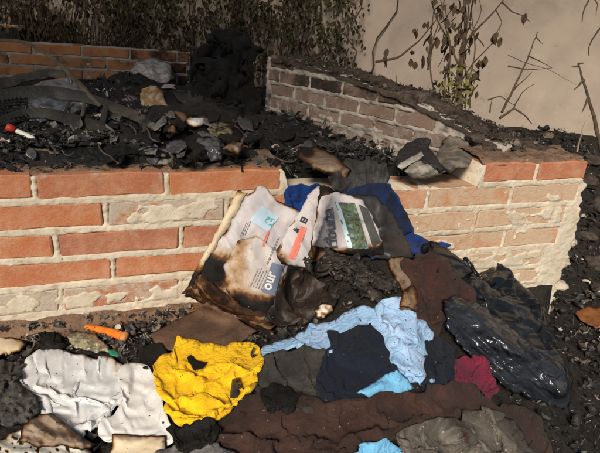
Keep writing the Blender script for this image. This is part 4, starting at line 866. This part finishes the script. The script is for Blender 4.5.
sheet('white_sheet', [(118, 366), (126, 358), (136, 358), (148, 362), (156, 372), (160, 390), (168, 420), (172, 434), (152, 437), (110, 434), (96, 428), (100, 416), (112, 408), (118, 396), (124, 386)], M_white, 'bright white torn paper sheet beside the yellow cloth', 'paper', burn=lambda x, y, d: .30*np.exp(-d/1.5)*sstep(0, .4, perlin(x/20, y/20, 8.)), folds=((70, 120, 24, .006, 1),), crumple=((30, .003),), puff=.012, jit=1.6, sim=dict(grow=.10, step=4.5, ang=70))
sheet('yellow_cloth', [(155, 366), (160, 352), (172, 345), (178, 333), (188, 337), (200, 338), (214, 338), (226, 338), (238, 336), (252, 338), (262, 344), (263, 360), (258, 374), (248, 386), (236, 402), (222, 406), (206, 414), (190, 420), (174, 418), (166, 404), (163, 388), (156, 376)], M_yel, 'bright yellow knitted cloth with a few charred scraps on it', 'cloth', folds=((18, 60, 17, .013, 1), (70, 50, 14, .008, 1)), crumple=((16, .004),), puff=.036, pw=8, jit=1.4, sim=dict(ang=20, grow=0.26))
sheet('charred_patch', [(186, 358), (192, 355), (198, 361), (207, 362), (204, 367), (196, 370), (190, 365)], M_char, 'ragged charred scrap stuck on the yellow cloth', 'burnt scrap', puff=.004, step=1.1, jit=1.5, flakes=False)
sheet('black_clip', [(232, 379), (240, 377), (241, 386), (237, 398), (230, 397)], M_blackplastic, 'flat black clip lying on the lower fold of the yellow cloth', 'clip', puff=.005, pw=2, step=1.1, jit=.3, flakes=False)
sheet('ash_mat', [(-30, 376), (4, 366), (22, 384), (38, 396), (42, 410), (30, 424), (-30, 430)], simple('ash_grey_mat', (.085, .08, .075), (.04, .037, .034), .95, 40, .35, .65, 130, .9, .006, .15, layers=(((.2, .185, .17), 70, .6, .72),)), 'crumbly grey burnt fabric mat left of the white cloth', 'burnt cloth', crumple=((10, .008),), puff=.02)
sheet('patterned_cloth', [(-30, 452), (0, 438), (20, 428), (56, 436), (84, 440), (104, 470), (90, 505), (-30, 505)], burnt_paper('patterned', (.58, .56, .50), (.34, .33, .30)), 'pale cloth dotted with black burn marks in the corner of the heap', 'cloth', burn=lambda x, y, d: .15+.8*(perlin(x/5, y/5, 3.) > .28)+.5*np.exp(-d/3), folds=((20, 50, 14, .008, 1),), puff=.012)
sheet('scorched_paper', [(18, 440), (24, 424), (38, 414), (52, 413), (66, 424), (82, 436), (98, 446), (82, 450), (60, 446), (38, 448)], M_tan, 'brown scorched paper folded over below the white cloth', 'paper', burn=lambda x, y, d: .15+.6*np.exp(-d/2.2)+.35*perlin(x/8, y/8, 2), folds=((28, 60, 10, .012, 1),), crumple=((12, .005),), puff=.026)
sheet('cream_carton', [(112, 434), (166, 436), (168, 470), (166, 500), (106, 500)], M_cream, 'cream cardboard box corner with brown scorched edge', 'carton', burn=lambda x, y, d: .75*np.exp(-d/3)*(y < 450), puff=.012, thick=.004, jit=.6)
sheet('grey_cloth', [(140, 462), (158, 446), (184, 440), (206, 436), (226, 442), (242, 452), (244, 500), (140, 500)], simple('ash_grey_cloth', (.20, .19, .19), (.10, .095, .095), .95, 40, .35, .65, 200, .6, .004, .15), 'ash grey cloth at the near edge of the brown blanket', 'cloth', crumple=((10, .006),), folds=((10, 50, 12, .006, 1),), puff=.016, sim=dict(ang=10, grow=0.25))
for nm, poly, mt, lb in (('charred_rag', [(262, 384), (280, 378), (300, 388), (292, 402), (270, 402)], M_char, 'black burnt rag at the edge of the grey cotton cloth'), ('black_rag', [(424, 338), (440, 330), (456, 340), (452, 354), (434, 356)], M_navyd, 'black rag corner between the cardigan and the light blue shirt'),
        ('charred_rag', [(166, 424), (186, 418), (214, 412), (222, 424), (200, 438), (176, 440)], M_char, 'black burnt rag under the lower edge of the yellow cloth'), ('tan_rag', [(404, 286), (414, 282), (420, 296), (414, 306), (404, 300)], M_tan, 'small tan scrap beside the top of the light blue shirt'),
        ('charred_rag', [(36, 330), (52, 326), (66, 332), (60, 344), (42, 344)], M_char, 'black burnt rag left of the clear wrapper'), ('grey_rag', [(-10, 356), (10, 354), (22, 360), (14, 372), (-10, 374)], M_grey, 'sooty grey rag below the curled cream paper')):
    sheet(nm, poly, mt, lb, 'rag', folds=((random.uniform(0, 180), 40, 8, .006, 1),), puff=.014, burn=lambda x, y, d: .3+.4*np.exp(-d/2), sim=dict(grow=.4, step=2.6, ang=random.uniform(0, 180)), flakes=False)
# orange plastic piece, clear film, green bit by the wall foot
ob = empty('orange_plastic', tuple(on_y(108., 340., -.1))); tag(ob, 'tapered orange plastic handle lying by the foot of the wall', 'handle')
pp = np.array([(80, 325), (88, 327), (100, 329.5), (114, 333), (122, 336), (126, 337)], float); tt = samp(DB, pp[:, 0], pp[:, 1])-.012
V, Fc = tube_geo(at_t(pp[:, 0], pp[:, 1], tt), [.003, .007, .010, .012, .0125, .010], 14, .75); g = Geo(); g.add(V, Fc); g.build('grip', simple('orange', (.75, .18, .01), (.62, .13, .01), .38, 40, .4, .7, 150, .2, .002, .5), ob)
e1, e2 = at_t(np.array([122.]), np.array([336.]), tt[4:5])[0], at_t(np.array([127.]), np.array([337.6]), tt[5:6])[0]
V, Fc = tube_geo([e1, e1+(e2-e1)*.6, e2], [.0136, .0138, .011], 14, .8); g = Geo(); g.add(V, Fc); g.build('end_cap', simple('orange_worn', (.55, .22, .06), (.4, .16, .05), .6), ob)
sheet('clear_wrapper', [(66, 336), (78, 330), (94, 334), (106, 344), (112, 352), (96, 352), (76, 348)], simple('glossy_wrapper', (.30, .27, .17), (.12, .11, .075), .22, 60, .4, .6, 90, .5, .004, .6, layers=(((.5, .47, .4), 80, .6, .68),)), 'glossy crumpled clear wrapper beside the orange handle', 'wrapper', crumple=((6, .006),), puff=.014, step=1.3)
sheet('foil_scrap', [(66, 322), (74, 319), (84, 321), (92, 324), (84, 327), (72, 325)], M_cream, 'thin torn paper sliver touching the tip of the orange handle', 'paper', burn=edge_burn(2), puff=.008, step=1.2)
sheet('green_cap', [(108, 350), (114, 349), (122, 353), (118, 357), (110, 355)], simple('green_plastic', (.02, .22, .12), (.015, .15, .09), .4), 'small green plastic bit between the wrapper and the white cloth', 'plastic scrap', puff=.006, pw=2, step=1, jit=.3)
sheet('orange_scrap', [(574, 312), (586, 306), (612, 308), (616, 322), (596, 328), (580, 320)], simple('rust_orange', (.30, .11, .03), (.16, .06, .02), .8), 'rusty orange scrap on the dark rubble beyond the wall end', 'scrap', puff=.02, crumple=((8, .004),))
# ================================================================== LOOSE ASH, FLAKES AND TWIGS
def scatter(name, label, n, place, size, tones, cat='debris', pale=.08, cover=.006, keep=.012):
    g = Geo()
    for i in range(n):
        c = place()
        if c is None: continue
        if cover is not None:
            x, y, t = to_px(np.asarray(c, float))
            if -70 < x < 670 and -20 < y < 540 and samp(DB, x, y) < samp(DB0, x, y)-.003 and random.random() > keep: continue       # something lies on it
        sz = size[0]+(size[1]-size[0])*random.random()**2.5; sx = sz; sy = sz*random.choice((.12, .2, .35, .6, .9))
        Rm = rand_rot() if random.random() < .35 else np.array(Matrix.Rotation(random.uniform(0, 6.28), 3, 'Z') @ Matrix.Rotation(random.gauss(0, .45), 3, 'X'))
        V, Fc = flake_geo(np.asarray(c), sx, sy, Rm, random.uniform(-.7, .9)); g.add(V, Fc, random.uniform(*tones) if random.random() > pale else random.uniform(.75, 1))
    o = g.build(name, M_flake, None, False, 'tone'); tag(o, label, cat, kind='stuff'); return o
def in_planter():
    y = .16+2.2*random.random()**1.8; x = random.uniform(-.75, 1.25); s, b = side_coord(x, y)
    if b > -.02 and s > -.02: return None
    return (x, y, float(inside_h(np.array(x), np.array(y)))+random.uniform(-.004, .022))
scatter('charred_flakes', 'black charred flakes and shreds covering the ash inside the planter', 9500, in_planter, (.004, .034), (0, .70), pale=.07, cover=.0)
scatter('burnt_shreds', 'larger curled grey and brown shreds lying on the ash inside the planter', 420, in_planter, (.014, .045), (.2, .95), pale=.12, cover=.0)
def near_rim():
    x = random.uniform(-.6, 1.0); y = .022+.28*random.random()**.9
    return (x, y, H+.002+.33*min(max(y-.032, 0), .09)+random.uniform(-.004, .012)) if x < .58 else ((x, y, H-.03+random.uniform(0, .03)) if y > .17 else None)
scatter('rim_flakes', 'small grey and black shreds heaped along the back of the wall top', 4600, near_rim, (.003, .020), (0, .78))
def on_heap():
    x = random.uniform(-.5, 2.2); y = -random.random()**1.2*1.0-.03
    return (x, y, float(heap_h(np.array(x), np.array(y)))+random.uniform(-.004, .014))
scatter('burnt_scraps', 'dark burnt scraps filling the gaps of the heap before the wall', 9000, on_heap, (.003, .018), (.1, .75))
def at_foot():
    x = random.uniform(-.5, .62); y = -.025-.22*random.random()**1.3
    return (x, y, max(.055*(y > -.036), float(heap_h(np.array(x), np.array(y))))+random.uniform(-.002, .008))
scatter('foot_litter', 'brown and grey leaf litter drifted along the foot of the planter wall', 2600, at_foot, (.003, .017), (.35, .97), pale=.15, cover=.003)
pool = np.concatenate([np.stack(s, 1) for s in SHEETS])
def on_sheet():
    for _ in range(20):
        q = pool[random.randrange(len(pool))]
        if q[1] > 230: return at_t(q[0], q[1], np.array(samp(DB, q[0], q[1])-.002))
scatter('ash_specks', 'tiny black and grey ash specks strewn over the cloths', 420, on_sheet, (.001, .0045), (0, .8), cover=None)
def right_rubble():
    x = random.uniform(1.5, 2.8); y = random.uniform(-.5, 1.4)
    if x < 1.6 and y < .2: return None
    return (x, y, float(terrain(np.array(x), np.array(y)))+random.uniform(0, .02))
scatter('dark_rubble', 'dark leaf litter and rubble past the end of the brick wall', 4000, right_rubble, (.006, .028), (.1, .75))
def soil_z(S, Bq):
    top = side_top(np.clip(S, 0, SL)); return np.where(Bq < .16, top, .20+(top-.20)*(1-sstep(.14, .75, Bq)))
def on_soil():
    s = random.uniform(.02, SL-.05); b = random.uniform(.0, 1.0)**1.3; x = SA[0]+SD[0]*s-SN[0]*b; y = SA[1]+SD[1]*s-SN[1]*b
    if y < .05 or x > 1.75: return None
    return (x, y, float(soil_z(np.array(s), np.array(b)))+random.uniform(0, .014))
scatter('soil_litter', 'dry leaf litter and crumbs on the soil along the slanting wall', 3500, on_soil, (.003, .014), (.3, .85), cover=.05)
# rubble stones on the soil and by the wall end
def stone(px, py, t, r, mat, label, seed):
    bm = bmesh.new(); bmesh.ops.create_icosphere(bm, subdivisions=3, radius=1)
    for v in bm.verts:
        c = v.co; k = 1+.35*float(fbm(c.x*1.2+seed, c.y*1.2, c.z*1.2, 3)); c *= k*r; c.z *= .6; c.x *= 1.25
    m = bpy.data.meshes.new('rubble_stone'); bm.to_mesh(m); bm.free(); m.polygons.foreach_set('use_smooth', [True]*len(m.polygons))
    o = link('rubble_stone', m, mat); o.location = tuple(at_t(float(px), float(py), np.array(float(t)))); o.rotation_euler = (0, 0, seed); tag(o, label, 'rubble', 'rubble lumps along the wall'); return o
M_stone = simple('rubble_stone', (.22, .17, .13), (.12, .09, .07), .95, 30, .35, .65, 120, .8, .006, .1); M_stonew = simple('mortar_lump', (.55, .46, .36), (.4, .33, .25), .95, 30, .35, .65, 120, .8, .006, .1); M_stoned = simple('sooty_stone', (.09, .07, .058), (.045, .036, .03), .95, 30, .35, .65, 120, .8, .006, .1)
stone(577, 158, 1.98, .020, M_stone, 'tan stone chip perched on the outer corner of the wall top', 1.)
for i, (px, py, dt, r) in enumerate(((492, 148, .06, .030), (512, 143, .04, .024), (534, 146, .05, .034), (556, 147, .05, .026), (476, 138, .05, .028), (548, 136, .1, .03), (470, 120, .1, .03), (500, 128, .1, .022))):
    stone(px, py, samp(DB, px, py)+.0, r, M_stone if i % 2 else M_stoned, 'brown rubble lump in the dirt on top of the wall corner', i*2.1)
for i, (px, py, r) in enumerate(((574, 214, .026), (570, 240, .030), (566, 262, .026), (562, 284, .028), (572, 228, .018))):
    o = stone(px-5, py, float((0.045-CAM[1])/ray(float(px-5), float(py))[1]), r, M_stonew, None, i*1.7+.4); o.name = 'mortar_lump'; keep_xform(o, front)
    for q in ('label', 'category', 'group'):
        if q in o: del o[q]
for i, (px, py, r) in enumerate(((588, 180, .05), (600, 205, .06), (586, 236, .04), (596, 262, .05), (592, 160, .045), (606, 290, .05))):
    stone(px, py, samp(DB, px, py), r, M_stoned, 'dark rubble stone on the ground beyond the wall end', i*1.1+.2)
# ------------------------------------------------------------------ twigs
def twig(label, main, sub=(), r=.004, mat=M_twig, name='dry_twig', t=None, taper=.35):
    root = empty(name, tuple(at_t(float(main[0][0]), float(main[0][1]), np.array(float(main[0][2]))))); tag(root, label, 'twig')
    def br(nm, pts, r0):
        Q = smooth_path(pts, 16); Q[:, 0] += 1.2*perlin(Q[:, 1]/9, Q[:, 0]/9, 1.); P = at_t(Q[:, 0], Q[:, 1], Q[:, 2]); P[0] = at_t(*[np.array(float(v)) for v in pts[0]])
        V, Fc = tube_geo(P, np.linspace(r0, r0*taper, 16)*(1+.18*perlin(np.arange(16)*.9, pts[0][0])), 7); g = Geo(); g.add(V, Fc); g.build(nm, mat, root)
    br('stem', main, r)
    for s in sub: br('shoot', s, r*.55)
    return root
twig('bare upright twig with forked tip leaning before the plaster wall', [(502, 112, 2.45), (518, 80, 2.55), (530, 52, 2.6), (538, 32, 2.65)], [((528, 56, 2.6), (542, 62, 2.7), (552, 68, 2.75)), ((536, 37, 2.65), (542, 44, 2.68)), ((514, 90, 2.5), (524, 80, 2.55), (532, 72, 2.6))], .006)
twig('stout knobbly dry stick standing at the right end of the plaster wall', [(602, 152, 2.5), (594, 116, 2.55), (586, 90, 2.58), (578, 64, 2.6)], [((579, 66, 2.6), (572, 67, 2.6)), ((588, 98, 2.57), (582, 112, 2.5)), ((584, 80, 2.58), (574, 90, 2.55)), ((578, 64, 2.6), (584, 63, 2.6))], .011)
twig('hanging twig with a hooked end before the plaster wall', [(612, 18, 2.7), (600, 28, 2.7), (592, 40, 2.7), (588, 52, 2.7), (590, 56, 2.7)], [], .006)
twig('thin crooked twigs hanging from above the plaster wall', [(600, -20, 2.7), (592, -5, 2.7), (584, 8, 2.7), (582, 22, 2.7)], [((592, -5, 2.7), (597, 4, 2.7), (596, 16, 2.7))], .006)
twig('pale straight splinter stuck upright behind the wall corner', [(577, 152, 2.05), (581, 136, 2.1), (585, 120, 2.12)], [], .0035, M_twigpale)
twig('faint thin twig lying across before the plaster wall', [(508, 66, 2.9), (528, 70, 2.9), (552, 68, 2.9)], [((508, 55, 2.9), (525, 63, 2.9), (548, 69, 2.9), (576, 85, 2.95))], .0035)
twig('low brown twigs crossing on the soil behind the wall', [(500, 118, 2.35), (514, 108, 2.4), (526, 116, 2.35), (532, 124, 2.3)], [((514, 108, 2.4), (522, 92, 2.45), (534, 84, 2.5)), ((490, 112, 2.4), (492, 98, 2.45)), ((488, 100, 2.45), (500, 96, 2.45), (516, 106, 2.4))], .006)
# dry plant with hanging withered leaves
pt = empty('withered_plant', tuple(at_t(465., 112., np.array(2.3)))); tag(pt, 'withered plant with dangling brown leaves before the plaster wall', 'plant')
def stem(pts, r0, r1=.35, mat=M_twig, nm='stem'):
    Q = smooth_path(pts, 18); P = at_t(Q[:, 0], Q[:, 1], Q[:, 2]); V, Fc = tube_geo(P, np.linspace(r0, r0*r1, 18), 7); g = Geo(); g.add(V, Fc); g.build(nm, mat, pt); return Q
stems = [stem([(460, 112, 2.32), (459, 88, 2.38), (462, 60, 2.42), (466, 30, 2.45), (464, -20, 2.5)], .013), stem([(461, 48, 2.44), (476, 30, 2.5), (494, 12, 2.55), (508, -6, 2.6)], .006), stem([(458, 64, 2.42), (448, 40, 2.45), (436, 18, 2.48), (428, -10, 2.5)], .005),
         stem([(462, 80, 2.4), (474, 62, 2.45), (492, 44, 2.5), (500, 26, 2.5)], .004), stem([(376, 62, 2.35), (398, 58, 2.4), (420, 40, 2.45), (436, 20, 2.48)], .006), stem([(470, 20, 2.48), (474, -10, 2.5)], .005),
         stem([(428, 70, 2.4), (430, 40, 2.42), (434, 10, 2.45), (432, -15, 2.45)], .004), stem([(502, 2, 2.58), (512, 12, 2.55), (524, 16, 2.55), (530, 22, 2.55)], .004), stem([(496, 10, 2.55), (502, 22, 2.5), (498, 34, 2.5)], .003)]
stems += [stem([(440+i*5., 108, 2.34), (436+i*6.+random.gauss(0, 4), 80, 2.38), (438+i*6+random.gauss(0, 6), 50, 2.42), (436+i*7+random.gauss(0, 8), 10, 2.46), (436+i*7, -20, 2.48)], .004) for i in range(7)]
clus = [(446, 70, 9, 16), (440, 88, 9, 14), (470, 92, 6, 10), (420, 92, 8, 14), (404, 88, 8, 12), (456, 22, 9, 14), (446, 34, 7, 12), (466, 46, 6, 10), (498, 36, 5, 7), (484, 60, 4, 7), (478, 72, 5, 9), (474, 80, 4, 8), (430, 46, 6, 9), (436, 40, 4, 8), (432, 30, 5, 10), (452, 14, 8, 12), (470, 10, 8, 14), (464, 30, 6, 10), (418, 26, 5, 10), (426, 60, 5, 8), (448, 50, 4, 9), (412, 62, 4, 8), (386, 56, 4, 6), (440, 4, 6, 12), (476, 34, 4, 8), (525, 15, 3, 3), (458, 42, 5, 8), (460, -6, 8, 16)]
for (cx, cy, n, sp) in clus:
    for i in range(n):
        x = cx+random.gauss(0, sp*.3); y = cy+random.gauss(0, sp*.5); t = 2.45+random.gauss(0, .05)
        c = at_t(float(x), float(y), np.array(t)); Rm = np.array(Matrix.Rotation(random.uniform(0, 6.28), 3, 'Z') @ Matrix.Rotation(-1.35+random.gauss(0, .3), 3, 'X'))
        V, Fc = leaf_geo(c, random.uniform(.022, .048), random.uniform(.007, .015), Rm, random.uniform(-.3, .6)); g = Geo(); g.add(V, Fc); g.build('leaf', M_leafdry, pt)
M_leafyel = simple('yellowing_leaf', (.17, .15, .03), (.10, .09, .03), .8, 30)
gl = Geo()
for i in range(90):
    x = random.gauss(456, 9); y = random.uniform(66, 106); c = at_t(float(x), float(y), np.array(2.36+random.gauss(0, .04)))
    V, Fc = leaf_geo(c, random.uniform(.018, .035), random.uniform(.006, .011), rand_rot(), .3); gl.add(V, Fc)
lo = gl.build('yellow_foliage', M_leafyel, pt); lo['kind'] = 'stuff'
# ------------------------------------------------------------------ climbing growth on the back wall (several plants)
def vine(label, u0, u1, zmin, zmax, n, mat, spread=.18, leaf=(.016, .036), stems_n=14):
    p = PLA+PLD*((u0+u1)/2)+PLN*.12; root = empty('climbing_vine', (p[0], p[1], zmin)); tag(root, label, 'vine')
    g = Geo()
    for i in range(stems_n):
        u = random.uniform(u0, u1); pts = []; z = zmin-.05; d = random.uniform(.02, spread)
        while z < max(zmax, zmin+.35):
            q = PLA+PLD*u+PLN*d; pts.append((q[0], q[1], z)); z += .08; u += random.gauss(0, .03); d = min(spread, max(.02, d+random.gauss(0, .02)))
        g = Geo(); V, Fc = tube_geo(np.array(pts), np.linspace(.007, .002, len(pts)), 5); g.add(V, Fc); g.build('stem', M_twig, root)
    g = Geo()
    for i in range(n):
        u = random.uniform(u0, u1); z = random.uniform(zmin, zmax); d = random.uniform(.02, spread)
        if perlin(u*5, z*5, d*4) < -.12 and random.random() < .8: continue
        if u > u1-.22 and random.random() < (u-(u1-.22))/.22+.2*perlin(z*9, 2.): continue
        q = PLA+PLD*u+PLN*d
        Rm = np.array(Matrix.Rotation(math.atan2(PLN[1], PLN[0])-math.pi/2+random.gauss(0, .7), 3, 'Z') @ Matrix.Rotation(-1.2+random.gauss(0, .5), 3, 'X'))
        L = random.uniform(*leaf); V, Fc = leaf_geo(np.array([q[0], q[1], z]), L, L*random.uniform(.22, .4), Rm, random.uniform(-.2, .5)); g.add(V, Fc)
    o = g.build('foliage', mat, root); o['kind'] = 'stuff'
vine('olive green vine thicket ending against the bare plaster', 1.75, 2.62, .22, 1.3, 5200, M_leafvine)
vine('dark vine thicket behind the charred jacket', .95, 1.85, .25, 1.3, 5000, M_leafvine)
vine('brownish dry climber above the back brick wall', -.4, 1.05, .3, 1.3, 5200, M_leafdry, leaf=(.02, .045))
vine('low dark undergrowth along the foot of the plaster wall', 2.3, 3.3, .18, .40, 1500, M_leafdry, spread=.35, leaf=(.015, .035), stems_n=4)
g = Geo()
for i in range(600):
    u = random.uniform(-1.2, 1.2); d = random.uniform(.04, .20); q = PLA+PLD*u+PLN*d; z = .32; L = random.uniform(.15, .55); a, b = random.gauss(0, .12), random.gauss(0, .12)
    pts = np.array([(q[0], q[1], z), (q[0]+a*L*.5, q[1]+b*L*.5, z+L*.6), (q[0]+a*L*1.6, q[1]+b*L*1.6, z+L)]); V, Fc = tube_geo(pts, [.0022, .0018, .0006], 3); g.add(V, Fc)
o = g.build('dry_grass', M_straw); tag(o, 'tall dry grass stalks growing behind the back brick wall', 'grass', kind='stuff')
# ------------------------------------------------------------------ made-up tree, out of view, added so its crown shades the back
tr = empty('added_shade_tree', (-2.6, .9, 0)); tag(tr, 'added unseen tree whose leafy crown shades the back of the planter', 'tree')
tp = smooth_path([(-2.6, .9, 0), (-2.55, .85, .8), (-2.3, .7, 1.5), (-1.4, .5, 2.0), (.3, .2, 2.3), (2.2, -.1, 2.5)], 30)
V, Fc = tube_geo(tp, np.linspace(.10, .02, 30), 10); g = Geo(); g.add(V, Fc); g.build('trunk', M_twig, tr)
g = Geo(); gl = Geo()
for i in range(SHADE_TREE_LIMBS):
    a = tp[random.randrange(12, 30)]; d = np.array([random.gauss(.3, .8), random.gauss(-.1, .7), random.uniform(-.1, .35)]); e = a+d*random.uniform(.5, 1.1)
    pts = smooth_path([a, (a+e)/2+np.array([0, 0, .06]), e], 8); g = Geo(); V, Fc = tube_geo(pts, np.linspace(.014, .004, 8), 5); g.add(V, Fc); g.build('limb', M_twig, tr)
for i in range(SHADE_TREE_LEAVES):
    x = random.uniform(-3.2, 3.0); z = random.uniform(1.7, 2.5); y = -1.95+3.1*random.random()**.62
    if random.random() < .76*sstep(-.3, .5, np.array(x)): continue  # added leaves thinned on the right so the plaster wall gets more light
    V, Fc = leaf_geo(np.array([x, y+.9*(z-2.0), z]), random.uniform(.04, .07), random.uniform(.016, .026), rand_rot(), .3); gl.add(V, Fc)
o = gl.build('crown', M_leafvine, tr); o['kind'] = 'stuff'
